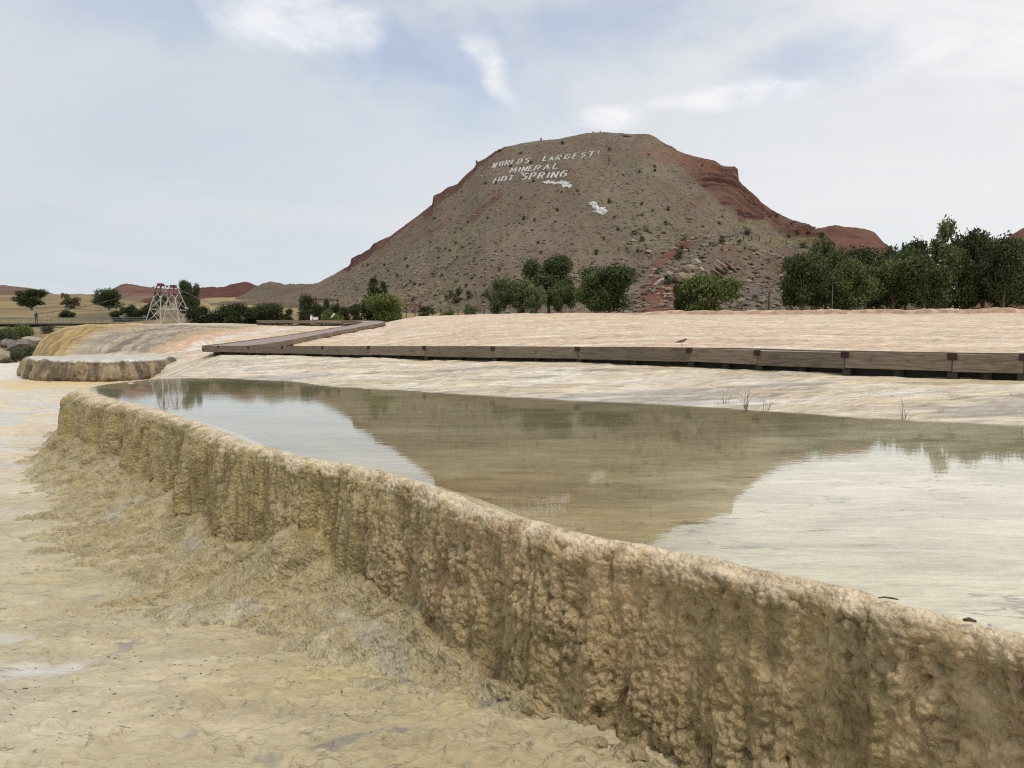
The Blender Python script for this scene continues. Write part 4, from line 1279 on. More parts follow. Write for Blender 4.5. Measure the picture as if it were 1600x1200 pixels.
def blob(poly, seed0, name, label):
    xs, ys = [p[0] for p in poly], [p[1] for p in poly]

    def inside(x, y):
        c = False
        for i in range(len(poly)):
            x0, y0 = poly[i]; x1, y1 = poly[i-1]
            if (y0 > y) != (y1 > y) and x < (x1-x0)*(y-y0)/(y1-y0)+x0: c = not c
        return c
    org = hill_pt(sum(xs)/len(xs), sum(ys)/len(ys))
    items = []
    for i in range(4000):
        x, y = random.uniform(min(xs), max(xs)), random.uniform(min(ys), max(ys))
        if inside(x, y):
            p = hill_pt(x, y)
            items.append((p+Vector((0, 0, .15))-org, random.uniform(0.35, 0.75), seed0+i))
            if len(items) >= 170: break
    o_ = stones_mesh(name, items, M_white)
    o_.location = org
    tag(o_, label, 'stone marking')


z5 = lambda L: [(700+a/5.333, 190+b/5.333) for a, b in L]
blob(z5([(788, 512), (825, 495), (865, 500), (880, 512), (940, 502), (1000, 512), (1016, 535), (1012, 556), (958, 556), (945, 526), (905, 522), (885, 532), (870, 520), (810, 522)]), 100, 'stone_marking', 'long white stone arrow just under the word SPRING')
blob(z5([(1172, 690), (1190, 664), (1225, 690), (1250, 718), (1300, 725), (1306, 762), (1278, 782), (1245, 765), (1195, 758), (1235, 745), (1205, 725)]), 900, 'stone_marking', 'solid white stone patch alone lower on the middle of the hill')

# ------------------------------------------------------------------ scree and boulders on the hill
items = []
V, Fc, cc = [], [], []
for i in range(9000):
    px = random.uniform(520, 1330)
    j = int((px-hus[0])/(hus[1]-hus[0]))
    r_ = random.random()**1.25*0.96
    if px > 1000 and r_ > 0.35 and random.random() < 0.3: continue
    ii = int(np.searchsorted(hrr, r_))
    p = Vector((HX[ii, j]+random.uniform(-.2, .2), HY[ii, j], HZ[ii, j]))
    s_ = 0.16+0.34*random.random()**3
    if 980 < px < 1300 and r_ < 0.32: s_ *= 1.5
    sv_, sf_ = STONES[i % 8]
    b = len(V)
    tone = random.random()
    k_ = (1.0, 0.97, 0.92) if tone < .55 else ((1.35, 1.3, 1.22) if tone < .75 else (0.5, 0.48, 0.5))
    k2 = random.uniform(.75, 1.2)
    rot = random.uniform(0, 6.28)
    ca, sa = math.cos(rot), math.sin(rot)
    for v in sv_:
        V.append((p.x+(v.x*ca-v.y*sa)*s_*1.3, p.y+(v.x*sa+v.y*ca)*s_, p.z+v.z*s_+s_*.2))
        cc.append((k_[0]*k2, k_[1]*k2, k_[2]*k2))
    Fc += [tuple(b+q_ for q_ in f_) for f_ in sf_]
o = mesh_obj('scree', V, Fc, M_scree, cols=np.array(cc))
tag(o, 'loose grey and tan stones strewn over the big hill', 'scree', kind='stuff')

BOUL = {}
for mk, mm in (('tan', M_rock), ('pale', M_rockp), ('grey', M_rockg), ('red', M_rockr)):
    for k_ in range(3):
        sv_, sf_ = stone_geom(50+k_*3, 2, 0.85, 0.05)
        me = bpy.data.meshes.new('boulder')
        me.from_pydata([tuple(v) for v in sv_], [], sf_)
        me.materials.append(mm)
        BOUL[mk, k_] = me


def boulder(p, sx, sy, sz, kind_, label, group=None, rot=(0, 0, 0), cat='boulder'):
    o_ = bpy.data.objects.new('boulder', BOUL[kind_, random.randrange(3)])
    C.objects.link(o_)
    o_.location = p
    o_.scale = (sx, sy, sz)
    o_.rotation_euler = rot
    tag(o_, label, cat, group)
    return o_


M_slabs = {'tan': M_rock, 'pale': M_rockp, 'red': M_rockr}
# named slabs and blocks of the outcrop: (px, py, width px, height px, tilt, kind, label)
OUT = [
    (1088, 408, 16, 10, 0.0, 'pale', 'pale block capping the top of the rock outcrop'),
    (1072, 418, 30, 12, 0.05, 'tan', 'broad tan block just left of the outcrop cap'),
    (1064, 431, 32, 14, -0.05, 'tan', 'large tan block in the middle of the outcrop'),
    (1095, 420, 12, 9, 0.1, 'pale', 'small pale block right under the outcrop cap'),
    (1043, 427, 15, 8, 0.1, 'pale', 'whitish boulder left of the outcrop'),
    (1030, 440, 19, 10, 0.25, 'pale', 'whitish slab low at the left end of the outcrop'),
    (1054, 421, 11, 7, 0.5, 'tan', 'small tilted stone at the upper left of the outcrop'),
    (1034, 449, 12, 4, 0.0, 'pale', 'flat white stone at the top of the red clay patch'),
    (1046, 459, 9, 6, -0.3, 'pale', 'white stone leaning in the red clay patch'),
    (1038, 463, 8, 4, 0.4, 'pale', 'small white stone low on the red clay patch'),
    (1049, 478, 14, 7, 0.1, 'pale', 'white rock beside the foot of the feathery bush'),
    (1131, 392, 9, 7, 0.1, 'tan', 'square tan rock standing above the tilted slabs'),
    (1122, 383, 10, 4, -0.2, 'pale', 'pale rock at the left end of the grassy shelf'),
    (1208, 478, 8, 5, 0.4, 'pale', 'white rock beside the dark pole at the foot of the hill'),
    (1218, 430, 9, 5, 0.2, 'pale', 'pale rock at the edge of the grove'),
    (1114, 430, 8, 14, -0.6, 'red', 'red block wedged between bush and tilted slabs'),
    (1143, 445, 12, 12, -0.5, 'red', 'red block under the lower end of the tilted slabs'),
    (1160, 448, 16, 7, 0.15, 'grey', 'grey ledge right of the red block'),
    (1150, 460, 15, 9, 0.1, 'grey', 'grey block right of the feathery bush'),
    (1080, 372, 11, 6, 0.2, 'tan', 'tan rock at the top of the red gully'),
    (985, 300, 8, 4, 0, 'tan', 'tan rock alone to the upper right of the white stone patch'),
    (752, 276, 8, 7, 0.6, 'tan', 'orange tan slab left of the word HOT'),
    (1073, 341, 16, 6, 0.1, 'grey', 'grey rock ledge on the right middle slope'),
    (975, 212, 22, 5, 0.0, 'grey', 'grey rock pile on the flat top of the hill'),
]
for i_o, (px, py, w_, h_, tilt, kd, lab) in enumerate(OUT):
    if i_o < 7: w_, h_ = w_*1.25, h_*1.3
    p = hill_pt(px, py+h_*0.25)
    m_ = p.y/F
    boulder(p, w_*m_*0.62, w_*m_*0.5, h_*m_*0.85, kd, lab, rot=(0, -tilt, random.uniform(-.3, .3)))
# long tilted slabs
for k_, (x0, y0, x1, y1, th, lab) in enumerate([(1118, 404, 1150, 434, 3.2, 'upper long tilted slab running down to the right'), (1112, 410, 1140, 434, 3.6, 'second tilted slab, just under the longest one'),
                                                (1108, 417, 1132, 436, 4.0, 'third tilted slab, thickest and shortest of the stack'), (1128, 405, 1155, 431, 2.2, 'thin dark edged slab above the stack of tilted slabs')]):
    a, b = hill_pt(x0, y0), hill_pt(x1, y1)
    dpt = (a.y+b.y)/2-2.5+k_*.3
    a, b = at(x0, y0, dpt), at(x1, y1, dpt)
    L = (b-a).length
    o_ = boulder((a+b)/2, L*0.66, 1.6, th*dpt/F*0.9, 'tan' if k_ != 3 else 'red', lab, 'tilted slabs of the outcrop', rot=(0.15, math.atan2(a.z-b.z, b.x-a.x), 0))
MARKS = [(600, 'light green willow'), (675, 'pale low bush'), (735, 'yellow green bush'), (800, 'grey green trees'), (862, 'tall dark green tree'), (915, 'middle tree gap'), (960, 'broad rounded tree'), (1010, 'round dark juniper'), (1050, 'red clay patch'),
         (1090, 'outcrop cap'), (1125, 'tilted slabs'), (1165, 'rubble slope'), (1201, 'dark wooden pole'), (1250, 'left end of the grove'), (1300, 'street lamp')]


def where(px, py):
    m_ = min(MARKS, key=lambda q_: abs(q_[0]-px))
    y0 = float(np.interp(px, [s_[0] for s_ in sil], [s_[1] for s_ in sil]))
    t_ = (py-y0)/(490-y0)
    lv_ = 'just below the skyline' if t_ < .18 else 'high up' if t_ < .38 else 'halfway up' if t_ < .6 else 'low down' if t_ < .82 else 'near the hill foot'
    return lv_+' above the '+m_[1]


rr = random.Random(5)
zones = [(1150, 1250, 440, 485, 70, 'grey', 'grey boulder in the rubble right of the feathery bush', 'rubble boulders at the foot of the hill', (3.5, 8)),
         (960, 1020, 380, 440, 24, 'tan', 'tan boulder on the lower slope above the broad dark tree', 'boulders above the broad tree', (3, 7)),
         (1090, 1260, 350, 400, 34, 'tan', 'tan boulder scattered on the right shoulder of the hill', 'boulders on the right shoulder', (3, 7)),
         (680, 790, 420, 480, 34, 'grey', 'grey boulder low on the slope left of the pale trees', 'boulders low on the left slope', (3, 6)),
         (860, 1000, 215, 300, 26, 'grey', 'grey boulder high on the slope right of the lettering', 'boulders below the hilltop', (2.5, 5.5)),
         (780, 980, 330, 400, 34, 'pale', 'pale boulder in the middle of the scree slope', 'boulders on the middle slope', (2, 4.5))]
for x0, x1, y0, y1, n_, kd, lab, grp, (s0, s1) in zones:
    for _ in range(n_):
        px, py = rr.uniform(x0, x1), rr.uniform(y0, y1)
        p = hill_pt(px, py)
        sz_ = rr.uniform(s0, s1)
        w_ = sz_*p.y/F*0.5
        kd2 = kd if rr.random() < .7 else rr.choice(['tan', 'pale', 'grey'])
        boulder(p, w_*1.2, w_, w_*rr.uniform(.5, .9), kd2, ('large ' if sz_ > s0+(s1-s0)*.6 else 'small ')+{'tan': 'tan', 'pale': 'pale', 'grey': 'grey'}[kd2]+' boulder '+where(px, py), grp, (rr.uniform(-.3, .3), rr.uniform(-.3, .3), rr.uniform(0, 6)))
# cairns on the skyline
for px, py, s_, lab in ((845, 219, 0.8, 'pointed stone cairn on the left of the hilltop'), (925, 207.5, 0.55, 'left of the two tiny cairns on the summit'), (936, 206.8, 0.55, 'right of the two tiny cairns on the summit'), (746, 254, 0.9, 'rock knob on the skyline left of the lettering')):
    j = int((px-hus[0])/(hus[1]-hus[0]))
    p = Vector((HX[i_sky, j], HY[i_sky, j], HZ[i_sky, j]))
    boulder(p+Vector((0, 0, s_*.6)), s_*.8, s_*.8, s_*1.6, 'grey', lab, cat='cairn')

# ------------------------------------------------------------------ foliage
L_cot = leaf_mat('cottonwood_leaves', (0.092, 0.132, 0.050))
L_dark = leaf_mat('dark_leaves', (0.064, 0.094, 0.039))
L_pale = leaf_mat('grey_green_leaves', (0.135, 0.165, 0.085))
L_jun = leaf_mat('juniper_needles', (0.048, 0.070, 0.032))
L_will = leaf_mat('willow_leaves', (0.115, 0.155, 0.050))
L_sage = leaf_mat('sage_leaves', (0.085, 0.10, 0.062))
M_bark = plain_mat('bark', (0.19, 0.16, 0.125), 0.95, 3, 0.4, 0.6, 0.03)
M_dead = plain_mat('bleached_wood', (0.42, 0.38, 0.32), 0.95, 3, 0.3)


def crown_mesh(name, blobs, n, leaf, mat, seed_, elong=1.0, shell=0.55, hang=0.0):
    r_ = np.random.default_rng(seed_)
    bl = np.array(blobs, float)
    w_ = bl[:, 3]**2
    pick = r_.choice(len(bl), n, p=w_/w_.sum())
    d_ = r_.normal(size=(n, 3))
    d_ /= np.linalg.norm(d_, axis=1)[:, None]
    rad = (shell+(1-shell)*r_.random(n))**0.8*(1+0.22*r_.normal(size=n).clip(-1.5, 1.8))
    c = bl[pick, :3]+d_*(bl[pick, 3]*rad)[:, None]*np.array([1, 1, elong if elong <= 1 else elong])
    a = r_.normal(size=(n, 3)); a[:, 2] -= hang*2
    a /= np.linalg.norm(a, axis=1)[:, None]
    b = np.cross(a, r_.normal(size=(n, 3)))
    b /= np.linalg.norm(b, axis=1)[:, None]
    sz = leaf*(0.6+0.8*r_.random(n))[:, None]
    la, lb = a*sz*(1+hang), b*sz*0.55
    V_ = np.stack([c-la, c+lb, c+la, c-lb], 1).reshape(-1, 3)
    k_ = 0.65+0.7*r_.random(n)
    kb = (0.8+0.45*r_.random(len(bl)))[pick]
    hue = r_.random(n)*0.25
    colr = np.stack([k_*kb*(1+hue), k_*kb, k_*kb*(1-hue)], -1)
    cols_ = np.repeat(colr, 4, axis=0)
    me_ = bpy.data.meshes.new(name)
    me_.vertices.add(n*4)
    me_.vertices.foreach_set('co', V_.astype(np.float32).ravel())
    me_.loops.add(n*4)
    me_.loops.foreach_set('vertex_index', np.arange(n*4, dtype=np.int32))
    me_.polygons.add(n)
    me_.polygons.foreach_set('loop_start', np.arange(0, n*4, 4, dtype=np.int32))
    me_.polygons.foreach_set('loop_total', np.full(n, 4, np.int32))
    me_.update(calc_edges=True)
    set_cols(me_, cols_)
    me_.materials.append(mat)
    return me_


def blobs_round(seed_, h=1.0, w=1.0, trunk=0.12, n=16, r0=0.20):
    r_ = random.Random(seed_)
    out_ = []
    for i in range(n):
        t = r_.random()
        zc_2 = trunk+0.12+(1-trunk-0.26)*t
        wid = math.sin(math.pi*min(1, max(0, (zc_2-trunk*0.3)/(1.12-trunk*0.3))))**0.6
        a = r_.uniform(0, 6.28)
        q_ = r_.random()**0.5*0.36*wid
        out_.append((math.cos(a)*q_*w, math.sin(a)*q_*w, zc_2*h, r0*r_.uniform(.65, 1.15)*min(h, w)))
    return out_


def blobs_cone(seed_, n=14, trunk=0.02, r0=0.26, w=1.0):
    r_ = random.Random(seed_)
    out_ = []
    for i in range(n):
        t = (i+0.5)/n
        a = r_.uniform(0, 6.28)
        q_ = 0.22*(1-t)*w
        out_.append((math.cos(a)*q_, math.sin(a)*q_, trunk+0.12+0.82*t, r0*(1.05-0.78*t)*r_.uniform(.8, 1.15)*w))
    return out_


def trunk_mesh(name, blobs, h=1.0, r0=0.035, seed_=1, mat=None, top=0.8):
    r_ = random.Random(seed_)
    mb = MB()
    lean = r_.uniform(-.04, .04)
    pts = [Vector((0, 0, -0.05)), Vector((lean*.5, 0, top*.25)), Vector((lean, lean, top*.55)), Vector((lean*1.4, 0, top))]
    mb.tube(pts, [r0, r0*.8, r0*.5, r0*.15], 6)
    for b in blobs[::2]:
        z0 = max(0.08, b[2]*r_.uniform(.3, .6))
        st = Vector((lean*z0/top, 0, z0))
        en = Vector(b[:3])
        mid = (st+en)/2+Vector((r_.uniform(-.03, .03), r_.uniform(-.03, .03), 0.02))
        mb.tube([st, mid, en], [r0*.42, r0*.28, r0*.08], 4)
    me_ = bpy.data.meshes.new(name)
    me_.from_pydata([tuple(v) for v in mb.v], [], mb.f)
    me_.materials.append(mat or M_bark)
    return me_


TREES = {}
def variant(key, blobs, n, leaf, lm, elong=1.0, shell=0.55, hang=0.0, tr=0.035, tm=None, seed_=1):
    TREES[key] = (crown_mesh('crown', blobs, n, leaf, lm, seed_, elong, shell, hang), trunk_mesh('trunk', blobs, 1, tr, seed_, tm))


for i in range(4):
    variant(('cot', i), blobs_round(10+i, n=22, r0=.165, trunk=.14), 12000, .021, L_dark if i % 2 else L_cot, shell=.55, seed_=20+i, tr=.030)
for i in range(2):
    variant(('airy', i), blobs_round(30+i, n=20, r0=.12, trunk=.2, w=.8), 4200, .022, L_pale, shell=.1, seed_=40+i, tr=.022)
for i in range(2):
    variant(('pale', i), blobs_round(50+i, n=22, r0=.17, trunk=.02, w=.9), 7500, .022, L_pale, shell=.3, seed_=60+i, tr=.020, tm=M_dead)
for i in range(3):
    variant(('jun', i), blobs_round(70+i, n=18, r0=.24, trunk=-.08), 6500, .030, L_jun, shell=.35, seed_=80+i)
variant(('pine', 0), blobs_cone(90, n=18, r0=.30), 7500, .026, L_jun, shell=.35, seed_=91)
for i in range(2):
    variant(('will', i), blobs_round(100+i, n=16, r0=.22, trunk=.0, w=1.1), 6500, .020, L_will, shell=.35, hang=.8, seed_=110+i)
for i in range(3):
    variant(('shrub', i), blobs_round(120+i, n=7, r0=.30, trunk=.0, w=1.2), 420, .070, L_jun if i else L_sage, shell=.35, seed_=130+i)
for i in range(2):
    variant(('sage', i), blobs_round(140+i, n=10, r0=.25, trunk=.0, w=1.3), 2400, .035, L_sage, shell=.3, seed_=150+i)


def plant(kind_, name, px, ytop, ybase, wpx, Y, label, cat, group=None, z0=None, parts=True, base=None):
    """a tree or shrub: photo column, its top and foot rows, crown width in photo pixels, distance"""
    cm, tm = TREES[kind_]
    h_ = (ybase-ytop)/F*Y
    w_ = wpx/F*Y
    x = (px-800)/F*Y
    zb_ = zpix(ybase, Y) if z0 is None else z0
    gz = far_z(x, Y) if base is None else base
    if base is None and gz < zb_:                       # foot hidden behind the crest: stand on the real ground
        h_ += zb_-gz
        zb_ = gz
    # crowns fill about 0.86 of the unit height and 0.95 of its width
    kx = w_/(0.84 if kind_[0] != 'airy' else .70)
    root = empty(name, (x, Y, zb_), random.uniform(0, 6.28))
    root.scale = (kx, kx, h_/1.0)
    tag(root, label, cat, group)
    for nm, me_ in (('trunk', tm), ('crown', cm)):
        o_ = bpy.data.objects.new(nm, me_)
        C.objects.link(o_)
        o_.parent = root
    return root


# the grove on the right
G = 'cottonwoods of the grove on the right'
grove = [
    ('cot', 1, 1252, 402, 486, 78, 96, 'leftmost full tree of the grove, rounded and dark'),
    ('cot', 0, 1288, 372, 486, 70, 106, 'taller light topped tree standing behind the left end of the grove'),
    ('cot', 2, 1322, 405, 486, 80, 94, 'broad low tree beside the street lamp'),
    ('cot', 3, 1350, 388, 486, 84, 104, 'dark rounded tree between the street lamp and the low tree'),
    ('cot', 0, 1392, 390, 486, 88, 98, 'wide bright green tree left of the tall thin tree'),
    ('cot', 1, 1412, 380, 486, 72, 110, 'tree showing its top behind the wide bright green one'),
    ('airy', 0, 1466, 340, 486, 78, 112, 'tall thin leaved tree rising above the grove against the sky'),
    ('cot', 3, 1440, 398, 486, 78, 96, 'squat tree at the foot of the tall thin one'),
    ('cot', 2, 1492, 386, 486, 82, 100, 'dense tree just right of the tall thin one'),
    ('cot', 1, 1532, 366, 486, 88, 104, 'big dark tree with two pale trunks'),
    ('cot', 3, 1562, 372, 486, 80, 96, 'dark tree second from the right edge'),
    ('cot', 0, 1600, 364, 486, 90, 102, 'large tree cut by the right edge of the picture'),
    ('cot', 2, 1660, 366, 486, 96, 98, 'large tree just past the right edge of the grove'),
]
for kd, vi, px, yt, yb_, w_, Y, lab in grove:
    plant((kd, vi), 'cottonwood_tree', px, yt, yb_, w_, Y, lab, 'tree', G)
# thin upright tops against the sky
plant(('airy', 1), 'cottonwood_tree', 1412, 374, 486, 34, 116, 'slim light crown poking up left of the tall thin tree', 'tree', G)
plant(('airy', 0), 'cottonwood_tree', 1515, 362, 486, 40, 115, 'ragged topped tree behind the dense tree', 'tree', G)
# middle trees
G2 = 'trees along the foot of the big hill'
plant(('cot', 1), 'cottonwood_tree', 858, 402, 489, 80, 116, 'tall dark green tree with bare grey limbs left of the broad tree', 'tree', G2)
plant(('cot', 0), 'cottonwood_tree', 876, 438, 489, 44, 108, 'small dark tree at the right foot of the tall dark green one', 'tree', G2)
plant(('pale', 0), 'tree', 812, 436, 490, 52, 108, 'grey green tree in front of the tall dark one', 'tree', G2)
plant(('pale', 1), 'tree', 778, 434, 490, 46, 110, 'leftmost grey green tree under the white stone letters', 'tree', G2)
plant(('pale', 0), 'tree', 835, 446, 490, 40, 106, 'lowest grey green tree among the pale trunks', 'tree', G2)
plant(('cot', 3), 'tree', 952, 416, 488, 104, 106, 'broad rounded dark tree with one leaning pale trunk', 'tree', G2)
plant(('cot', 2), 'tree', 930, 424, 488, 60, 104, 'dense lower half of the broad dark clump, left side', 'tree', G2)
plant(('will', 0), 'bush', 1110, 430, 487, 78, 100, 'feathery olive green bush before the rock outcrop', 'bush')
plant(('cot', 1), 'bush', 1072, 440, 487, 40, 101, 'dark leafy shrub joined to the left of the feathery bush', 'bush')
plant(('jun', 0), 'tree', 1010, 404, 423, 19, 178, 'round dark juniper at the lower end of the red gully', 'tree', base=hill_pt(1010, 420).z)
plant(('pale', 1), 'bush', 668, 478, 493, 34, 104, 'pale low bush right of the fence posts', 'bush')
plant(('will', 1), 'bush', 700, 483, 493, 22, 101, 'small bright green bush on the crest left of the trees', 'bush')
plant(('will', 1), 'bush', 735, 473, 491, 24, 106, 'small yellow green bush left of the grey green trees', 'bush')
# centre left
plant(('pine', 0), 'juniper_tree', 585, 434, 493, 46, 100, 'tallest dark juniper by the bend of the boardwalk', 'tree')
plant(('pine', 0), 'juniper_tree', 600, 440, 493, 34, 103, 'slimmer dark juniper right behind the tallest one', 'tree')
plant(('jun', 1), 'juniper_tree', 618, 462, 492, 24, 101, 'low dark juniper at the right of the light green willow', 'tree')
plant(('will', 0), 'willow', 600, 461, 496, 54, 94, 'light green willow in front of the tall junipers', 'tree')
plant(('jun', 2), 'juniper_tree', 477, 464, 498, 28, 92, 'plump dark juniper left of the rusty gate frame', 'tree')
plant(('jun', 0), 'juniper_tree', 500, 475, 498, 22, 95, 'dark juniper between the rusty posts', 'tree')
plant(('jun', 1), 'juniper_tree', 517, 466, 496, 20, 97, 'dark juniper near the right post of the rusty frame', 'tree')
plant(('jun', 1), 'juniper_tree', 533, 474, 494, 16, 97, 'small juniper right of the rusty frame', 'tree')
plant(('will', 1), 'bush', 522, 483, 500, 32, 88, 'bright green bush at the far end of the boardwalk', 'bush')
plant(('jun', 0), 'juniper_tree', 557, 477, 494, 22, 96, 'dark juniper right before the tallest one', 'tree')
plant(('jun', 2), 'juniper_tree', 541, 481, 494, 16, 98, 'low dark juniper left of the bend', 'tree')
GH = 'juniper hedge left of the boardwalk'
hx = [(309, 482, 22, 'leftmost low juniper of the hedge'), (330, 478, 30, 'second juniper of the hedge from the left'), (352, 478, 26, 'third juniper of the hedge from the left'), (372, 476, 30, 'tallest juniper in the middle of the hedge'),
      (393, 480, 20, 'small juniper just right of the hedge middle'), (408, 477, 26, 'thick juniper right of the hedge middle'), (430, 476, 28, 'last thick juniper of the hedge'), (449, 481, 18, 'rounded juniper standing apart right of the hedge')]
for i, (px, yt, w_, lab) in enumerate(hx):
    plant(('jun', i % 3), 'juniper_tree', px, yt, 502, w_*1.3, 97+(i % 3), lab, 'tree', GH)
# left
plant(('cot', 1), 'tree', 53, 453, 484, 46, 185, 'round dark tree at the far left', 'tree')
plant(('cot', 3), 'tree', 173, 452, 482, 48, 178, 'dark spreading tree left of the bridge towers', 'tree')
plant(('cot', 1), 'tree', 298, 440, 478, 30, 185, 'upright dark tree just right of the bridge towers', 'tree')
plant(('jun', 1), 'tree', 291, 462, 478, 22, 182, 'low dark juniper against the upright tree', 'tree')
plant(('airy', 1), 'tree', 106, 456, 486, 20, 260, 'thin grey tree on the hillside between the two round trees', 'tree')
plant(('sage', 0), 'bush', 118, 464, 484, 22, 200, 'grey sage bush under the thin grey tree', 'bush')
plant(('cot', 3), 'tree', 108, 485, 501, 26, 140, 'green bush behind the bridge railing', 'tree')
plant(('cot', 0), 'tree', 256, 454, 484, 22, 190, 'green tree seen through the lattice towers', 'tree')
for px, yt, yb_, w_, lab in ((203, 478, 500, 22, 'dark juniper behind the railing left of the towers'), (186, 486, 500, 20, 'low dark shrub furthest left behind the railing'), (222, 484, 502, 22, 'dark shrub at the left foot of the towers'), (238, 476, 502, 24, 'dark shrub between the legs of the left tower')):
    plant(('jun', 0), 'shrub', px, yt, yb_, w_, 128, lab, 'shrub', 'dark shrubs by the bridge')
# gorge plants and rocks (below the bridge)
for px, yt, yb_, w_, Y, kd, lab in ((28, 509, 545, 44, 84, 'will', 'green willow scrub under the bridge'), (4, 512, 548, 36, 80, 'sage', 'grey sage at the left edge under the bridge'), (44, 540, 568, 36, 66, 'sage', 'olive brush between the boulders and the ochre mound'),
                                 (26, 548, 574, 30, 62, 'sage', 'brush growing beside the left boulder'), (6, 560, 582, 26, 60, 'sage', 'low brush at the left edge above the flat'), (78, 508, 524, 18, 90, 'sage', 'small sage bush under the end of the bridge'), (52, 556, 578, 22, 60, 'sage', 'low sage at the foot of the ochre mound')):
    plant((kd, 0), 'bush', px, yt, yb_+2, w_, Y, lab, 'bush', base=zpix(yb_+2, Y))
for px, py, w_, h_, Y, kd, lab in ((4, 558, 26, 34, 61, 'pale', 'big pale boulder cut by the left edge'), (32, 542, 40, 26, 70, 'grey', 'long grey boulder under the bridge'), (50, 530, 34, 12, 76, 'pale', 'flat pale ledge left of the ochre mound'), (14, 536, 22, 18, 74, 'grey', 'grey boulder behind the left edge one'), (26, 556, 20, 16, 66, 'pale', 'rounded pale boulder in the brush')):
    p = at(px, py, Y)
    boulder(p, w_*Y/F*.6, 1.6, h_*Y/F*.7, kd, lab, 'boulders in the gorge', (0.1, 0.12, 0.2))
# shrubs dotted over the hill
rs = random.Random(9)
sh_list = []
for px, py, w_ in ((1041, 329, 10), (1040, 352, 9), (1003, 377, 10), (1162, 367, 15), (1062, 390, 10), (1058, 405, 16), (1199, 341, 8), (1209, 340, 8), (1241, 366, 9), (1257, 365, 12), (1279, 373, 13), (1252, 388, 14), (738, 436, 8), (717, 453, 6),
                 (715, 462, 14), (712, 473, 16), (706, 464, 12), (734, 466, 14), (1104, 440, 8), (1026, 428, 10), (930, 398, 10), (985, 430, 16), (1045, 444, 16), (678, 431, 6), (722, 388, 6), (841, 381, 7), (834, 346, 6), (818, 343, 8), (812, 350, 5), (715, 404, 5),
                 (784, 393, 5), (713, 381, 7), (775, 287, 6), (832, 284, 7), (759, 288, 6), (829, 256, 7), (798, 261, 7), (812, 241, 6), (877, 226, 7), (950, 316, 8), (952, 318, 7), (780, 238, 6), (1160, 389, 7), (1093, 260, 5), (690, 433, 6), (657, 446, 7), (643, 441, 6), (637, 418, 6),
                 (786, 449, 16), (700, 468, 10), (1124, 383, 12), (1068, 375, 7), (1010, 362, 6), (1000, 320, 7), (960, 340, 6), (900, 300, 6), (870, 330, 7), (1120, 350, 7), (1230, 372, 8)):
    sh_list.append((px, py, w_))
for _ in range(110):
    px = rs.uniform(560, 1290)
    y0 = float(np.interp(px, [s_[0] for s_ in sil], [s_[1] for s_ in sil]))+14
    if px > 1040: y0 += 45
    py = y0+(475-y0)*rs.random()**0.8
    if py < y0 or (765 < px < 945 and 230 < py < 300): continue
    sh_list.append((px, py, rs.uniform(3.5, 7)))
for i, (px, py, w_) in enumerate(sh_list):
    p = hill_pt(px, py)
    if px < 760 and py > 400: lab, gr = 'dark shrub low on the left slope of the big hill', 'shrubs low on the left slope'
    elif px < 760: lab, gr = 'tiny dark shrub on the steep left edge of the big hill', 'shrubs on the left edge'
    elif px < 950 and py < 300: lab, gr = 'tiny dark shrub among the white stone letters', 'shrubs around the lettering'
    elif px < 1000: lab, gr = 'dark shrub on the middle slope above the trees', 'shrubs on the middle slope'
    elif py < 340: lab, gr = 'dark shrub high on the right side of the big hill', 'shrubs high on the right'
    else: lab, gr = 'dark shrub around the outcrop on the right shoulder', 'shrubs around the outcrop'
    w_m = w_*p.y/F
    cm, tm = TREES['shrub', i % 3]
    o_ = bpy.data.objects.new('hill_shrub', cm)
    C.objects.link(o_)
    o_.location = p-Vector((0, 0, 0.1))
    o_.rotation_euler = (0, 0, rs.uniform(0, 6))
    o_.scale = (w_m*0.95, w_m*0.95, w_m*rs.uniform(.7, 1.0))
    tag(o_, ('bushy ' if w_ > 9 else 'small ' if w_ > 5 else 'tiny ')+'dark shrub '+where(px, py), 'shrub', gr)

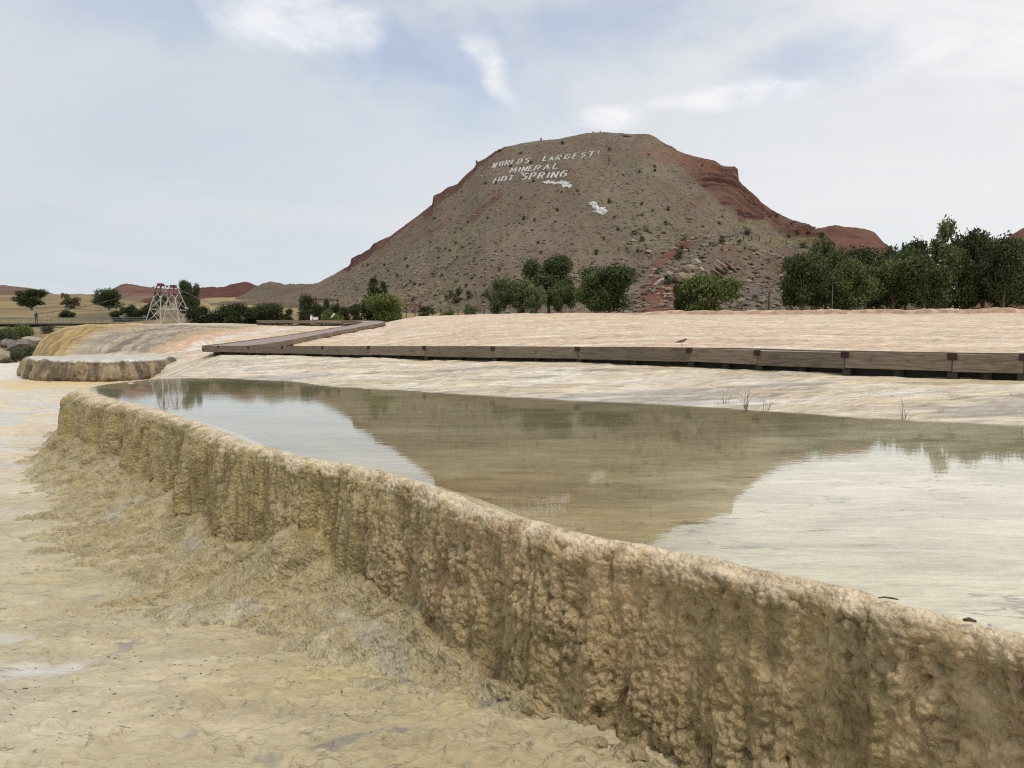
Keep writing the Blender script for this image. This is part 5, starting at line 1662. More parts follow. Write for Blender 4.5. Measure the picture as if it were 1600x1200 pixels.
# ------------------------------------------------------------------ boardwalk
def wood_mat(name, c1, c2, c3):
    m, nt, bs, out = new_mat(name)
    geo = nt.node('ShaderNodeTexCoord').outputs['Object']
    oi = nt.node('ShaderNodeObjectInfo')
    sh_ = nt.node('ShaderNodeVectorMath', operation='ADD')
    nt.l.new(geo, sh_.inputs[0])
    cmb = nt.node('ShaderNodeCombineXYZ', inp={0: nt.math('MULTIPLY', oi.outputs['Random'], 37.0), 1: 0.0, 2: nt.math('MULTIPLY', oi.outputs['Random'], 11.0)})
    nt.l.new(cmb.outputs[0], sh_.inputs[1])
    v = sh_.outputs[0]
    warp_ = nt.noise(nt.mapping(v, (0.9, 1, 4)), 1.6, 3, 0.5)
    vv = nt.node('ShaderNodeSeparateXYZ', inp={0: v})
    zz_ = nt.math('ADD', nt.math('MULTIPLY', vv.outputs[2], 60.0), nt.math('MULTIPLY', warp_, 26.0))
    ring = nt.math('ADD', nt.math('MULTIPLY', nt.math('SINE', zz_), 0.5), 0.5)
    fib = nt.noise(nt.mapping(v, (1.5, 30, 60)), 2.0, 5, 0.6)
    st = nt.noise(nt.mapping(v, (1, 1, 1.5)), 1.7, 4, 0.6)
    c = nt.mix(nt.ramp(fib, 0.3, 0.7), c1, c2)
    c = nt.mix(nt.math('MULTIPLY', nt.ramp(ring, 0.6, 1.0), 0.45), c, c3)
    c = nt.mix(nt.math('MULTIPLY', nt.ramp(st, 0.5, 0.8), 0.6), c, c3)
    knots_ = nt.node('ShaderNodeTexVoronoi', inp={'Scale': 1.7})
    nt.l.new(nt.mapping(v, (1, 1, 3)), knots_.inputs['Vector'])
    c = nt.mix(nt.ramp(knots_.outputs[0], 0.09, 0.05), c, (0.08, 0.06, 0.045))
    k_ = nt.math('ADD', 0.8, nt.math('MULTIPLY', oi.outputs['Random'], 0.4))
    c = nt.mix(1.0, c, nt.node('ShaderNodeCombineXYZ', inp={0: k_, 1: k_, 2: k_}).outputs[0], 'MULTIPLY')
    nt.l.new(c, bs.inputs['Base Color'])
    bs.inputs['Roughness'].default_value = 0.85
    b = nt.node('ShaderNodeBump', inp={'Distance': 0.004, 'Height': nt.math('ADD', fib, ring), 'Strength': 0.5})
    nt.l.new(b.outputs[0], bs.inputs['Normal'])
    return m


M_board = wood_mat('weathered_board', (0.26, 0.205, 0.145), (0.15, 0.115, 0.085), (0.075, 0.055, 0.040))
M_deck = plain_mat('composite_deck', (0.30, 0.235, 0.215), 0.8, 3, 0.2, 0.2, 0.003)
M_rust = plain_mat('rusty_plate', (0.045, 0.020, 0.017), 0.7, 30, 0.4, 0.3, 0.002)
M_post = plain_mat('dark_post_and_shade', (0.055, 0.05, 0.045), 0.85, 10, 0.3)

walk = empty('boardwalk', (0, 17, 0))
tag(walk, 'low weathered wooden boardwalk zigzagging over the travertine', 'boardwalk')


def put(o_):
    o_.parent = walk
    o_.matrix_parent_inverse = Matrix.Translation((0, 17, 0)).inverted()


BOARD_ME = {}
def board(a, b, hgt=0.285, th=0.045, inset=0.004, tilt=0.0):
    """fascia plank whose top edge runs from a to b, facing the camera side"""
    d_ = b-a
    L = d_.length-inset*2
    mb = MB()
    mb.box((0, -th/2, -hgt), (L, th/2, 0))
    M = Matrix.Translation(a+d_.normalized()*inset) @ d_.to_track_quat('X', 'Z').to_matrix().to_4x4()
    o_ = mesh_obj('board', mb.v, mb.f, M_board)
    bev = o_.modifiers.new('bevel', 'BEVEL')
    bev.width = 0.006
    bev.segments = 1
    o_.matrix_world = M
    put(o_)
    return o_


def side(p, q, w):
    d_ = (q-p)
    d_.z = 0
    d_.normalize()
    return Vector((-d_.y, d_.x, 0))*w


leg1 = [(2300, 10.4, .70), (1960, 10.8, .70), (1760, 11.1, .70), (1600, 11.45, .70), (1488, 12.0, .70), (1321, 13.2, .71), (1184, 14.7, .72), (1078, 15.9, .755), (903, 17.8, .765), (771, 19.2, .765), (664, 21.2, .765), (577, 23.6, .75), (505, 26, .73), (442, 28.6, .72), (389, 31.0, .71), (342, 33.3, .70), (326, 34.1, .70)]
L1 = [Vector(((u-800)/F*Y, Y, z_)) for u, Y, z_ in leg1]
for i in range(len(L1)-1):
    a, b = L1[i+1].copy(), L1[i].copy()
    if i % 2: a.z -= 0.012; b.z -= 0.012
    dn = side(a, b, 1.0)
    board(a, b)
# joint brackets, footings
for i, p in enumerate(L1[1:-1]):
    dn = (L1[i+2]-L1[i]).normalized()
    out_ = Vector((-dn.y, dn.x, 0))
    if out_.y > 0: out_ = -out_
    M = Matrix.Translation(p+out_*0.03) @ Matrix.Rotation(math.atan2(dn.y, dn.x), 4, 'Z')
    big = i < 8
    if i == 0 or big or True:
        mb = MB().box((-0.07, -0.012, -0.105), (0.07, 0.012, 0.004), M)
        o_ = mb.build('bracket', M_rust, None, local=p); put(o_)
    gz = ground_z(p.x, p.y)
    M2 = Matrix.Translation(p-out_*0.10) @ Matrix.Rotation(math.atan2(dn.y, dn.x), 4, 'Z')
    mb = MB().box((-0.07, -0.07, gz-p.z-0.15), (0.07, 0.07, -0.29), M2)
    o_ = mb.build('post', M_post, None, local=p); put(o_)
    # intermediate footing
    q_ = (L1[i+1]+L1[i+2])/2 if i+2 < len(L1) else p
    mb = MB().box((-0.06, -0.06, ground_z(q_.x, q_.y)-q_.z-0.15), (0.06, 0.06, -0.29), Matrix.Translation(q_-out_*0.12))
    o_ = mb.build('post', M_post, None, local=q_); put(o_)
# dark strip added behind the posts so the gap below reads as shade
for i in range(len(L1)-1):
    a, b = L1[i+1], L1[i]
    n_ = Vector((-(b-a).y, (b-a).x, 0)).normalized()
    if n_.y < 0: n_ = -n_
    a, b = a+n_*0.28, b+n_*0.28
    mb = MB().box((0.002, -.05, -.44), ((b-a).length-0.002, .05, -.10))
    o_ = mesh_obj('gap_shade_strip', mb.v, mb.f, M_post)
    o_.matrix_world = Matrix.Translation(a) @ (b-a).to_track_quat('X', 'Z').to_matrix().to_4x4()
    put(o_)
# far side of leg 1 and its deck
WID = 2.3
L1b = []
for i, p in enumerate(L1):
    a, b = L1[max(0, i-1)], L1[min(len(L1)-1, i+1)]
    n_ = Vector((-(b-a).y, (b-a).x, 0)).normalized()
    if n_.y < 0: n_ = -n_
    L1b.append(p+n_*WID)
for i in range(len(L1b)-1):
    if L1b[i+1].x < -11.9: continue
    a, b = L1b[i+1].copy(), L1b[i].copy()
    a.z -= 0.012; b.z -= 0.012
    board(a, b, 0.27)


def deck_strip(A, B, drop=0.045, thick=0.05, gap=0.03):
    V, Fc = [], []
    for p, q_ in zip(A, B):
        u_ = (q_-p).normalized()
        p2, q2 = p+u_*gap-Vector((0, 0, drop)), q_-u_*gap-Vector((0, 0, drop))
        V += [p2, q2, q2-Vector((0, 0, thick)), p2-Vector((0, 0, thick))]
    for i in range(len(A)-1):
        b0, b1 = i*4, i*4+4
        for k_ in range(4):
            Fc.append((b0+k_, b0+(k_+1) % 4, b1+(k_+1) % 4, b1+k_))
    Fc += [(3, 2, 1, 0), tuple(len(V)-4+k_ for k_ in range(4))]
    o_ = mesh_obj('deck', V, Fc, M_deck)
    put(o_)
    return o_


deck_strip(L1, L1b)
A2 = [(-11.9, 33.6, .70), (-12.2, 40, .92), (-12.7, 50, 1.42), (-12.5, 57, 1.84), (-12.0, 62, 2.22), (-11.6, 65.5, 2.48), (-11.55, 68, 2.66), (-12.2, 70.6, 2.82), (-13.5, 72.3, 2.92), (-15.5, 72.9, 2.95), (-20, 72.9, 2.96), (-25, 72.9, 2.96)]
B2 = [(-14.3, 34.3, .70), (-14.35, 40, .93), (-14.35, 50, 1.44), (-14.1, 57, 1.86), (-13.6, 62, 2.24), (-13.3, 65.0, 2.48), (-13.4, 67, 2.62), (-13.9, 68.6, 2.74), (-14.9, 69.6, 2.82), (-16.5, 70.1, 2.85), (-20, 70.3, 2.86), (-24, 70.3, 2.86)]
def curve3(Lp, per):
    Q = catmull(np.array(Lp), per)
    for _ in range(4):
        Q[1:-1] = 0.25*Q[:-2]+0.5*Q[1:-1]+0.25*Q[2:]
    return [Vector(q_) for q_ in Q]


A2 = curve3(A2, 4)
B2 = curve3(B2, 4)


def dens(Lp, step=2.4):
    # even spacing along the curve
    cum = [0.0]
    for a, b in zip(Lp[:-1], Lp[1:]): cum.append(cum[-1]+(b-a).length)
    n_ = max(2, round(cum[-1]/1.6))
    res = []
    for i in range(n_+1):
        s_ = cum[-1]*i/n_
        k_ = max(0, min(len(Lp)-2, int(np.searchsorted(cum, s_)-1)))
        res.append(Lp[k_].lerp(Lp[k_+1], (s_-cum[k_])/(cum[k_+1]-cum[k_])))
    return res
    out_ = []
    for a, b in zip(Lp[:-1], Lp[1:]):
        n_ = max(1, round((b-a).length/step))
        out_ += [a.lerp(b, i/n_) for i in range(n_)]
    return out_+[Lp[-1]]


deck_strip(A2, B2)
for Ls in (A2, B2):
    D_ = dens(Ls)
    for i in range(len(D_)-1):
        a, b = (D_[i], D_[i+1])
        a, b = a.copy(), b.copy()
        if i % 2: a.z -= 0.01; b.z -= 0.01
        board(a, b, 0.27)
        mb = MB().box((-0.06, -0.06, ground_z(b.x, b.y)-b.z-0.2), (0.06, 0.06, -0.28), Matrix.Translation(b))
        o_ = mb.build('post', M_post, None, local=b); put(o_)
# end board of the corner
board(L1[-1]+Vector((-0.03, 0.03, -0.006)), B2[0]+Vector((0, 0.1, -0.006)))

# stacked spare timbers beyond the bend
for i in range(7):
    a = at(548+i*1.5, 494.5-i*0.4, 82+i*0.7)
    b = a+Vector((4.2+0.4*(i % 3), 0.6, 0.25))
    a.z = far_z(a.x, a.y)+0.12+0.05*i
    b.z = a.z+0.14
    mb = MB().box((0, -.07, -.05), ((b-a).length, .07, .05))
    o_ = mesh_obj('timber', mb.v, mb.f, M_board)
    o_.matrix_world = Matrix.Translation(a) @ (b-a).to_track_quat('X', 'Z').to_matrix().to_4x4()
    tag(o_, 'weathered timber in the heap beyond the bend', 'timber', 'timbers heaped beyond the bend')

# ------------------------------------------------------------------ killdeer on the far edge
M_bird = bpy.data.materials.new('bird_plumage')
M_bird.use_nodes = True
nt = NT(M_bird.node_tree)
bsb = nt.n['Principled BSDF']
oc = nt.node('ShaderNodeTexCoord').outputs['Object']
so = nt.node('ShaderNodeSeparateXYZ', inp={0: oc})
nn_ = nt.noise(oc, 60, 3)
belly = nt.ramp(nt.math('ADD', nt.math('SUBTRACT', so.outputs[2], nt.math('MULTIPLY', so.outputs[0], 0.25)), nt.math('MULTIPLY', nn_, 0.01)), 0.118, 0.108)
c_ = nt.mix(belly, (0.10, 0.075, 0.05), (0.62, 0.60, 0.56))
band_ = nt.math('MULTIPLY', nt.ramp(so.outputs[0], 0.040, 0.046), nt.ramp(so.outputs[0], 0.062, 0.056))
c_ = nt.mix(band_, c_, (0.02, 0.018, 0.016))
leg_ = nt.ramp(so.outputs[2], 0.075, 0.065)
c_ = nt.mix(leg_, c_, (0.25, 0.19, 0.12))
nt.l.new(c_, bsb.inputs['Base Color'])
bsb.inputs['Roughness'].default_value = 0.7


def skinned(name, pts, edges, radii, mat, root=0, sub=2):
    me_ = bpy.data.meshes.new(name)
    me_.from_pydata(pts, edges, [])
    o_ = bpy.data.objects.new(name, me_)
    C.objects.link(o_)
    me_.materials.append(mat)
    md = o_.modifiers.new('skin', 'SKIN')
    md.use_smooth_shade = True
    sk = me_.skin_vertices[0].data
    for i, r_ in enumerate(radii):
        sk[i].radius = r_ if hasattr(r_, '__len__') else (r_, r_)
        sk[i].use_root = (i == root)
    s2 = o_.modifiers.new('sub', 'SUBSURF')
    s2.levels = s2.render_levels = sub
    return o_


bp = [(0, 0, .125), (.035, 0, .130), (.062, 0, .145), (.082, 0, .168), (.100, 0, .170), (.122, 0, .166), (-.05, 0, .115), (-.10, 0, .102), (-.145, 0, .092),
      (.004, .014, .09), (.010, .016, .05), (.004, .016, .004), (.026, .018, .002), (.004, -.014, .09), (.012, -.016, .05), (.008, -.016, .004), (.030, -.018, .002)]
be = [(0, 1), (1, 2), (2, 3), (3, 4), (4, 5), (0, 6), (6, 7), (7, 8), (0, 9), (9, 10), (10, 11), (11, 12), (0, 13), (13, 14), (14, 15), (15, 16)]
br = [(.034, .036), (.032, .034), (.022, .022), (.020, .020), (.013, .013), (.003, .003), (.026, .024), (.014, .009), (.006, .004), (.007, .007), (.0035, .0035), (.003, .003), (.002, .002), (.007, .007), (.0035, .0035), (.003, .003), (.002, .002)]
bird = skinned('bird', bp, be, br, M_bird)
bx_, by_ = (1042-800)/F*18.6, 18.6
bgz = ground_z(bx_, by_)
# it stands on the far edge board of the walk
best = min(((p+q_)/2 for p, q_ in zip(L1b[:-1], L1b[1:])), key=lambda v: abs(v.x-bx_))
for p, q_ in zip(L1b[:-1], L1b[1:]):
    if min(p.x, q_.x) <= bx_+0.35 <= max(p.x, q_.x):
        t = (bx_+0.35-p.x)/(q_.x-p.x)
        best = p.lerp(q_, t)
bird.location = (best.x, best.y, best.z-0.012)
bird.rotation_euler = (0, 0, math.radians(-8))
bird.scale = (1.22, 1.22, 1.22)
BIRD_FIX = bird
tag(bird, 'small brown and white killdeer standing at the edge of the boardwalk', 'bird')

# ------------------------------------------------------------------ reeds at the shore
M_reed = plain_mat('reed', (0.16, 0.17, 0.055), 0.6, 20, 0.3, col2=(0.24, 0.21, 0.08))
REEDS = [((1132, 634), 0.42, 6, .10, 'thin reed tuft at the shoreline left of the thickest one'), ((1165, 640), 0.50, 11, .12, 'thickest reed tuft standing in the pool edge'), ((1199, 641), 0.34, 6, .14, 'small bent reed tuft right of the thickest one'), ((1412, 655), 0.36, 7, .12, 'lone pale reed tuft further right along the shore')]
for (px, py), hh_, n_, spr, lab in REEDS:
    p = on_plane(px, py, 0.0)
    root = empty('reed_tuft', p)
    tag(root, lab, 'reeds', 'reed tufts at the shore')
    for i in range(n_):
        mb = MB()
        a = random.uniform(0, 6.28)
        ln = hh_*random.uniform(.45, 1.0)
        tip = Vector((math.cos(a)*spr*random.uniform(.4, 1.6), math.sin(a)*spr*.6, 0))
        x0 = Vector((random.gauss(0, .02), random.gauss(0, .02), -0.08))
        pts = [x0, x0+tip*.15+Vector((0, 0, ln*.4)), x0+tip*.5+Vector((0, 0, ln*.75)), x0+tip*1.2+Vector((0, 0, ln*random.uniform(.8, 1.0)))]
        mb.tube(pts, [.0033, .0028, .002, .0008], 4)
        mb.build('blade', M_reed, root)

# bits on the near rim
M_twig = plain_mat('dark_twig', (0.10, 0.075, 0.05), 0.8, 40, 0.4)
def on_rim(px, py):
    p = on_plane(px, py, 0.012)
    return p


p = on_rim(1388, 938)
mb = MB().tube([p+Vector((-.032, .008, .006)), p+Vector((-.012, .003, .010)), p+Vector((.012, -.002, .008)), p+Vector((.03, -.010, .006))], [.0015, .003, .0035, .002], 6)
o_ = mb.build('twig', M_twig, None, True, local=p)
tag(o_, 'dark curled twig lying on the rim at the lower right', 'twig')
p = on_rim(1514, 972)
mb = MB().tube([p+Vector((-.016, .006, .004)), p+Vector((0, 0, .009)), p+Vector((.020, -.004, .004))], [.004, .007, .004], 6)
o_ = mb.build('bark_scrap', M_twig, None, True, local=p)
tag(o_, 'small dark bark scrap on the rim by the white pebble', 'bark scrap')
p = on_rim(1547, 978)
o_ = stones_mesh('pebble', [(Vector((0, 0, .004)), 0.0085, 3)], M_white)
o_.location = p
tag(o_, 'tiny white pebble on the rim at the right edge', 'pebble')
p = on_plane(1124, 633.5, 0.0)
o_ = boulder(p+Vector((-.02, 0, 0.01)), .075, .05, .03, 'grey', 'small black stone at the waterline left of the reeds', cat='stone')
o_.data = o_.data.copy(); o_.data.materials[0] = M_post
p = on_plane(1037, 628.5, 0.0)
o_ = boulder(p+Vector((0, 0, 0.012)), .03, .03, .025, 'grey', 'tiny dark stone at the waterline, further left', cat='stone')
o_.data = o_.data.copy(); o_.data.materials[0] = M_post

# dry crumbs and twigs washed over the flat
rd = random.Random(77)
V, Fc, cc = [], [], []
spots = [(rd.uniform(0, 720), rd.uniform(800, 1195), 1) for _ in range(150)]
for cxx, cyy, n_ in ((20, 1120, 7), (300, 1085, 8), (190, 1040, 5)):
    for _ in range(n_): spots.append((rd.gauss(cxx, 26), rd.gauss(cyy, 9), 1.2))
for i, (px, py, k_) in enumerate(spots):
    if py < 640 or px < -40: continue
    p = on_plane(px, py, -1.02)
    p.z = flat_z(p.x, p.y)
    s_ = rd.uniform(0.0012, 0.0034)*k_*(1+p.y*.12)
    sv_, sf_ = STONES[i % 8]
    b = len(V)
    el_ = rd.uniform(1, 4.5)
    rot = rd.gauss(0, .5)
    ca, sa = math.cos(rot), math.sin(rot)
    for v in sv_:
        V.append((p.x+(v.x*el_*ca-v.y*sa)*s_, p.y+(v.x*el_*sa+v.y*ca)*s_, p.z+v.z*s_+s_*.3))
    Fc += [tuple(b+q_ for q_ in f_) for f_ in sf_]
M_crumb = plain_mat('dark_crumbs', (0.085, 0.068, 0.05), 0.8, 60, 0.6, col2=(0.16, 0.13, 0.09))
o_ = mesh_obj('debris', V, Fc, M_crumb)
tag(o_, 'dark crumbs and bits of twig scattered over the pale flat', 'debris', kind='stuff')

# ------------------------------------------------------------------ suspension bridge with lattice towers
M_lat = plain_mat('grey_painted_steel', (0.50, 0.50, 0.48), 0.6, 3, 0.2, col2=(0.38, 0.36, 0.34))
M_redst = plain_mat('red_painted_steel', (0.15, 0.045, 0.04), 0.6, 3, 0.2)
M_cable = plain_mat('bridge_cable', (0.10, 0.095, 0.09), 0.6, 3, 0.2)
M_rail = plain_mat('green_grey_railing', (0.16, 0.19, 0.165), 0.6, 3, 0.2)
M_dark = plain_mat('dark_deck_beam', (0.035, 0.03, 0.028), 0.8, 3, 0.3)
BY = 110.0
br_o = at(255, 505.5, BY)
bridge = empty('suspension_bridge', br_o)
tag(bridge, 'old footbridge with two grey lattice towers topped in red', 'bridge')
toW = lambda px, py, Y=BY: at(px, py, Y)


def bpart(mb, name, mat, parent=bridge):
    o_ = mb.build(name, mat, None, local=br_o)
    o_.parent = parent
    o_.location = (0, 0, 0)
    return o_


def tower(top, base, dy):
    """four tapering legs; top/base = list of photo points at two depths"""
    t_ = empty('tower')
    t_.parent = bridge
    (tx0, tx1, ty) = top
    (bx0, bx1, by2) = base
    Y0, Y1 = BY+dy, BY+dy+3.2
    zt_, zb_2 = zpix(ty, Y0), zpix(by2, Y0)
    cY = (Y0+Y1)/2
    legs = []
    for (txp, bxp) in ((tx0, bx0), (tx1, bx1)):
        for yy, ty_ in ((Y0, cY-0.35), (Y1, cY+0.35)):
            a = Vector(((bxp-800)/F*Y0+(0.9 if yy == Y1 else 0), yy, zb_2-0.4))
            b = Vector(((txp-800)/F*Y0+(0.2 if yy == Y1 else 0), ty_, zt_))
            legs.append((a, b))
            m_ = a.lerp(b, 0.72)
            bpart(MB().bar(a, m_, .115), 'leg', M_lat, t_)
            bpart(MB().bar(m_, b, .125), 'leg', M_redst if yy == Y0 else M_lat, t_)
    lv = [0.06, 0.40, 0.66, 0.86]
    for i, j in ((0, 2), (1, 3), (0, 1), (2, 3)):
        for k_ in range(3):
            a0, a1 = legs[i][0].lerp(legs[i][1], lv[k_]), legs[i][0].lerp(legs[i][1], lv[k_+1])
            b0, b1 = legs[j][0].lerp(legs[j][1], lv[k_]), legs[j][0].lerp(legs[j][1], lv[k_+1])
            bpart(MB().bar(a0, b1, .06), 'brace', M_lat, t_)
            bpart(MB().bar(b0, a1, .06), 'brace', M_lat, t_)
        a0, b0 = legs[i][0].lerp(legs[i][1], .40), legs[j][0].lerp(legs[j][1], .40)
        bpart(MB().bar(a0, b0, .10), 'strut', M_lat, t_)
        a0, b0 = legs[i][0].lerp(legs[i][1], .80), legs[j][0].lerp(legs[j][1], .80)
        bpart(MB().bar(a0, b0, .09), 'strut', M_redst, t_)
    c_ = sum((l[1] for l in legs), Vector())/4
    wd = (tx1-tx0)/F*BY/2+0.14
    bpart(MB().box((c_.x-wd, c_.y-.5, c_.z-0.28), (c_.x+wd, c_.y+.5, c_.z+0.12)), 'saddle', M_redst, t_)
    return c_


c1 = tower((243.5, 247.5, 443.0), (227, 252.5, 505.5), 0)
c2 = tower((263.5, 267.5, 445.5), (255, 282.5, 505.5), 0.8)


def cable(a, b, sag, r_=.035, n_=10):
    pts = [a.lerp(b, t/n_)-Vector((0, 0, sag*4*(t/n_)*(1-t/n_))) for t in range(n_+1)]
    bpart(MB().tube(pts, r_, 4), 'cable', M_cable)
    return pts


cable(c1, c2, .12)
pts = cable(c1, Vector(((192-800)/F*(BY-2), BY-2, zpix(464, BY-2))), .12)
pts2 = cable(Vector(((192-800)/F*(BY-2), BY-2, zpix(464, BY-2))), Vector(((60-800)/F*(BY-4), BY-4, zpix(490, BY-4))), .35, .035, 16)
cable(Vector(c1)+Vector((0, 2, -1.6)), Vector(((150-800)/F*(BY), BY, zpix(481, BY))), .35, .03, 12)
for q_ in pts[2::3]+pts2[1::2]:
    bpart(MB().box((q_.x-.09, q_.y-.07, q_.z-.08), (q_.x+.09, q_.y+.07, q_.z+.08)), 'clamp', M_cable)
for q_ in pts2[2::2]:
    zlow = zpix(507, BY-3)
    if q_.z > zlow+1.3:
        bpart(MB().tube([q_, Vector((q_.x, q_.y, zlow))], .012, 4), 'hanger', M_cable)
anchor = at(392, 497, BY-14)
cable(c2, anchor, .35, .03, 14)
cable(c2+Vector((0, 1.2, -.5)), anchor+Vector((3.0, 2, .1)), .4, .025, 14)
mid_ = c1.lerp(c2, .5)
bpart(MB().box((mid_.x-.14, mid_.y-.1, mid_.z-.34), (mid_.x+.14, mid_.y+.1, mid_.z-.06)), 'lamp_housing', M_cable)
# deck and railing running left
dA, dB = Vector(((-330-800)/F*(BY-6), BY-6, zpix(508, BY-6))), Vector(((232-800)/F*(BY-0.5), BY-0.5, zpix(506.5, BY-0.5)))
dv = dB-dA
sdv = Vector((0, 2.0, 0))
mb = MB()
mb.tube([dA, dB], .15, 4)
mb.tube([dA+sdv, dB+sdv], .15, 4)
bpart(mb, 'deck_beam', M_dark)
V = [dA+Vector((0, 0, .12)), dB+Vector((0, 0, .12)), dB+sdv+Vector((0, 0, .12)), dA+sdv+Vector((0, 0, .12))]
V += [v-Vector((0, 0, .08)) for v in V]
o_ = mesh_obj('deck', [v-br_o for v in V], [(0, 1, 2, 3), (7, 6, 5, 4), (0, 4, 5, 1), (1, 5, 6, 2), (2, 6, 7, 3), (3, 7, 4, 0)], M_dark, bridge)
for k_, sft in enumerate((Vector((0, 0, 0)), sdv)):
    for hz_ in (.35, .65, .98):
        bpart(MB().tube([dA+sft+Vector((0, 0, hz_)), dB+sft+Vector((0, 0, hz_))], .022, 4), 'rail', M_rail)
    n_ = int(dv.length/1.45)
    for i in range(n_+1):
        q_ = dA.lerp(dB, i/n_)+sft
        bpart(MB().bar(q_, q_+Vector((0, 0, 1.0)), .035), 'rail_post', M_rail)
    # wire mesh: thin wires, one joined piece
    mb = MB()
    for i in range(int(dv.length/0.22)):
        q_ = dA.lerp(dB, (i+.5)*0.22/dv.length)+sft
        mb.tube([q_, q_+Vector((0, 0, .97))], .006, 3, False)
    o_ = bpart(mb, 'wire_mesh', M_rail)
    o_['kind'] = 'stuff'

# ------------------------------------------------------------------ person on the bridge
M_cloth = plain_mat('dark_clothes', (0.035, 0.035, 0.042), 0.85, 8, 0.2)
M_skin = plain_mat('skin', (0.35, 0.21, 0.15), 0.6, 8, 0.1)
M_hair = plain_mat('dark_hair', (0.03, 0.022, 0.018), 0.7, 8, 0.2)
pp = [(0, 0, .95), (0, 0, 1.15), (0, 0, 1.38), (0, 0, 1.50), (0, 0, 1.60), (0, .0, 1.70),
      (.10, 0, .90), (.12, .03, .50), (.12, -.02, .08), (.12, -.14, .03), (-.10, 0, .90), (-.11, -.04, .50), (-.12, .02, .08), (-.12, -.10, .03),
      (.19, 0, 1.40), (.25, .02, 1.14), (.24, -.10, .92), (.24, -.15, .84), (-.19, 0, 1.40), (-.26, .0, 1.14), (-.24, -.12, .94), (-.24, -.17, .86)]
pe = [(0, 1), (1, 2), (2, 3), (3, 4), (4, 5), (0, 6), (6, 7), (7, 8), (8, 9), (0, 10), (10, 11), (11, 12), (12, 13), (2, 14), (14, 15), (15, 16), (16, 17), (2, 18), (18, 19), (19, 20), (20, 21)]
pr = [(.15, .11), (.13, .10), (.16, .10), (.055, .055), (.085, .095), (.06, .07), (.09, .09), (.06, .06), (.045, .045), (.035, .03), (.09, .09), (.06, .06), (.045, .045), (.035, .03),
      (.055, .055), (.043, .043), (.033, .033), (.035, .02), (.055, .055), (.043, .043), (.033, .033), (.035, .02)]
person = skinned('person', pp, pe, pr, M_cloth)
pd = dA.lerp(dB, ((54.5+330)/(232+330)))
pd = Vector(((54.5-800)/F*(BY-2), BY-2+0.0, 0))
t_ = (pd.x-dA.x)/(dB.x-dA.x)
pd = dA.lerp(dB, t_)+sdv*.5+Vector((0, 0, .12))
person.location = pd
person.rotation_euler = (0, 0, 0.5)
tag(person, 'person in dark clothes standing on the footbridge at the far left', 'person')
mb = MB().tube([(0, .01, 1.66), (0, .015, 1.72), (0, .01, 1.79)], [.085, .095, .045], 8)
hair = mesh_obj('hair', mb.v, mb.f, M_hair, person, True)

# ------------------------------------------------------------------ rusty gate frame, info posts, poles
M_ruststeel = plain_mat('rusty_steel', (0.12, 0.055, 0.04), 0.8, 4, 0.4)
GY = 99.0
gate_o = at(493, 498, GY)
gate = empty('gate_frame', gate_o)
tag(gate, 'rust brown overhead frame on two posts among the junipers', 'gate frame')
gp = lambda px, py: at(px, py, GY)-gate_o
for px, yt in ((493.5, 464), (527.5, 467.5), (516.5, 465.5)):
    q_ = gp(px, yt)
    if px == 516.5:
        MB().bar(q_, gp(px, 470), .16).build('finial', M_ruststeel, gate)
    else:
        MB().bar(q_, gp(px, 500), .19).build('post', M_ruststeel, gate)
MB().bar(gp(484, 466.8), gp(529, 469), .13).build('crossbeam', M_ruststeel, gate)
M_whitep = plain_mat('white_paint', (0.72, 0.72, 0.72), 0.6, 5, 0.1)
M_bluep = plain_mat('blue_paint', (0.12, 0.18, 0.42), 0.6, 5, 0.1)
o0 = at(486.5, 498, 80)
sp = empty('marker_post', o0)
tag(sp, 'short white and blue marker post at the end of the boardwalk', 'marker post')
MB().box((-.10, -.1, -.3), (.10, .1, .30)).build('post', M_whitep, sp)
MB().box((-.09, -.103, .31), (.09, .09, .46)).build('cap', M_bluep, sp)
o0 = at(493, 498, 80)
mb = MB().box((-.24, -.15, -.1), (.24, .15, .14))
mb.box((-.28, -.19, .142), (.28, .19, .18))
o_ = mb.build('utility_box', M_whitep)
o_.location = o0
tag(o_, 'low white box beside the marker post', 'utility box')
o0 = at(520.5, 494, 84)
sg = empty('information_sign', o0)
tag(sg, 'small slanted white sign in front of the bright green bush', 'sign')
MB().box((-.05, -.05, -.6), (.05, .05, 0)).build('post', M_post, sg)
o_ = MB().box((-.30, -.02, -.07), (.30, .02, .07)).build('panel', M_whitep, sg)
o_.rotation_euler = (0.2, -0.85, 0.0)
o_.location = (0, -.06, .1)
# street lamp by the grove
M_galv = plain_mat('galvanised_steel', (0.13, 0.13, 0.125), 0.5, 5, 0.15, metallic=0.3)
ly = 92.0
lb = at(1300, 486, ly)
lb.z = far_z(lb.x, lb.y)
lamp = empty('street_lamp', lb)
tag(lamp, 'grey street lamp with a curved arm in front of the grove', 'street lamp')
zt_ = zpix(446, ly)-lb.z
MB().tube([(0, 0, -.2), (0, 0, zt_)], [.07, .045], 8).build('pole', M_galv, lamp)
arm = [(0, 0, zt_), (.12, 0, zt_+.32), (.5, 0, zt_+.42), (.95, 0, zt_+.42)]
MB().tube(arm, .03, 6).build('arm', M_galv, lamp)
mb = MB().tube([(.9, 0, zt_+.42), (1.05, 0, zt_+.43), (1.5, 0, zt_+.41), (1.6, 0, zt_+.40)], [.04, .11, .12, .05], 8)
mb.build('lamp_head', M_galv, lamp)
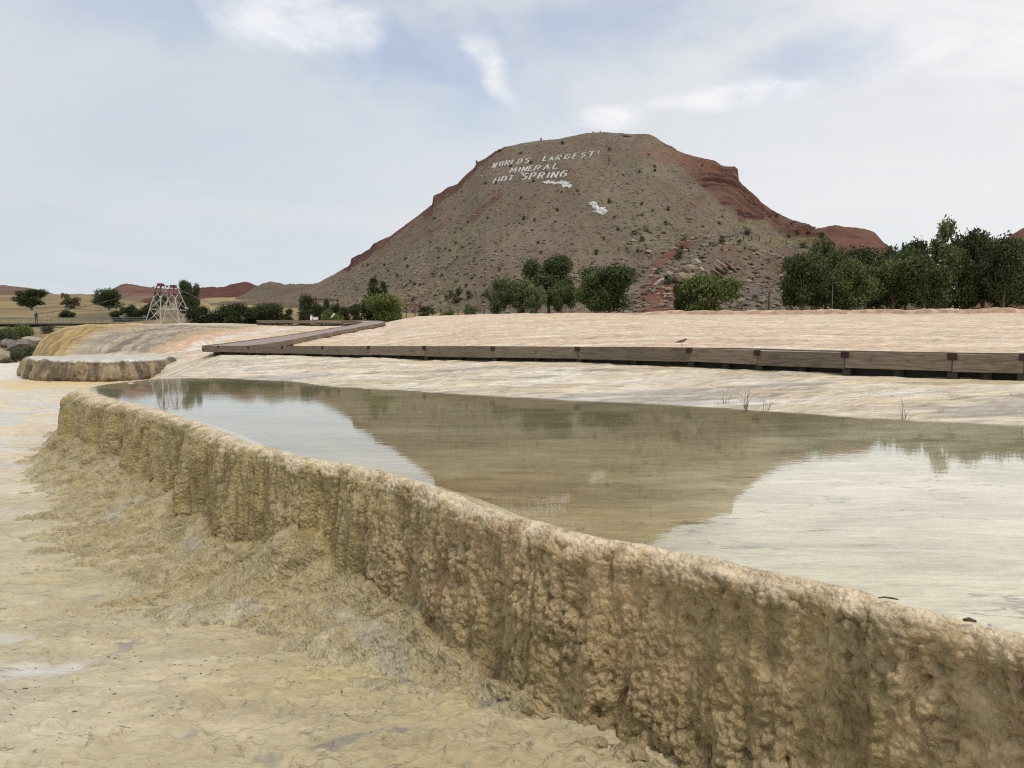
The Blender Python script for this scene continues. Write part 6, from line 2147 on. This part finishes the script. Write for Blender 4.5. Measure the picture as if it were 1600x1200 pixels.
# dark pole before the rubble
pb = at(1201, 486, 95)
pb.z = far_z(pb.x, pb.y)
po = empty('utility_pole', pb)
tag(po, 'short dark wooden pole at the foot of the rubble slope', 'pole')
MB().tube([(0, 0, -.2), (.03, 0, zpix(455, 95)-pb.z)], [.11, .09], 7).build('shaft', M_post, po)
MB().tube([(.03, 0, zpix(455, 95)-pb.z), (.03, 0, zpix(454, 95)-pb.z)], [.11, .07], 7).build('cap', M_galv, po)
# fences: on the shoulder of the hill and at the foot of it
def fence(pts, h_, label, n_posts, wires=2, r_=.09):
    o_ = empty('wire_fence', pts[0])
    tag(o_, label, 'fence')
    cum = [0]
    for a, b in zip(pts[:-1], pts[1:]): cum.append(cum[-1]+(b-a).length)
    tops = []
    for i in range(n_posts):
        s_ = cum[-1]*i/(n_posts-1)
        k_ = max(0, min(len(pts)-2, int(np.searchsorted(cum, s_)-1)))
        q_ = pts[k_].lerp(pts[k_+1], (s_-cum[k_])/(cum[k_+1]-cum[k_]))
        hq = h_*random.uniform(.8, 1.1)
        MB().tube([q_-pts[0]-Vector((0, 0, .3)), q_-pts[0]+Vector((random.uniform(-.08, .08), 0, hq))], r_, 5).build('fence_post', M_post, o_)
        tops.append(q_-pts[0])
    for w_ in range(wires):
        MB().tube([t_2+Vector((0, 0, h_*(.45+.35*w_))) for t_2 in tops], .015, 3, False).build('wire', M_cable, o_)


fence([hill_pt(x, y) for x, y in ((1128, 377), (1150, 373), (1180, 376), (1210, 380), (1240, 385), (1262, 393))], 1.5, 'old post and wire fence crossing the grassy shelf on the right shoulder', 13, r_=.13)
fence([Vector(((x-800)/F*104, 104, max(far_z((x-800)/F*104, 104), zpix(493, 104)))) for x in (622, 645, 670, 700, 740, 770)], 1.1, 'wooden fence at the foot of the hill right of the willow', 12, r_=.07)
# far poles on the skyline left of the hill
for px, lab in ((452, 'leftmost tiny pole on the knoll skyline'), (459, 'middle tiny pole on the knoll skyline'), (467, 'right tiny pole on the knoll skyline')):
    p = at(px, 447, 540)
    o_ = MB().tube([(0, 0, -1), (0, 0, 2.2)], .18, 5).build('fence_post', M_post)
    o_.location = p
    tag(o_, lab, 'post')
# white boulder behind the towers
p = at(291, 481.5, 150)
boulder(p, .62, .5, .28, 'pale', 'white rock on the bank right of the bridge towers')

print('tris', sum(len(m.polygons)*2 for m in bpy.data.meshes))

# ------------------------------------------------------------------ like neighbours are told apart by their order from the left
ORD = ['leftmost', 'second', 'third', 'fourth', 'fifth', 'sixth', 'seventh', 'eighth', 'ninth', 'tenth', 'eleventh', 'twelfth']
seen = {}
for o_ in C.objects:
    if o_.parent is None and o_.name.split('.')[0] in ('hill_shrub', 'boulder', 'timber') and 'label' in o_:
        seen.setdefault(o_['label'], []).append(o_)
for lab, lst in seen.items():
    if len(lst) < 2 or len(lst) > 12: continue
    lst.sort(key=lambda q_: q_.location.x/q_.location.y)
    for i, o_ in enumerate(lst):
        if len(lst) == 2: o_['label'] = ('left ' if i == 0 else 'right ')+lab
        elif i == len(lst)-1: o_['label'] = 'rightmost '+lab
        else: o_['label'] = (ORD[i] if i == 0 else ORD[i]+' from left')+' '+lab
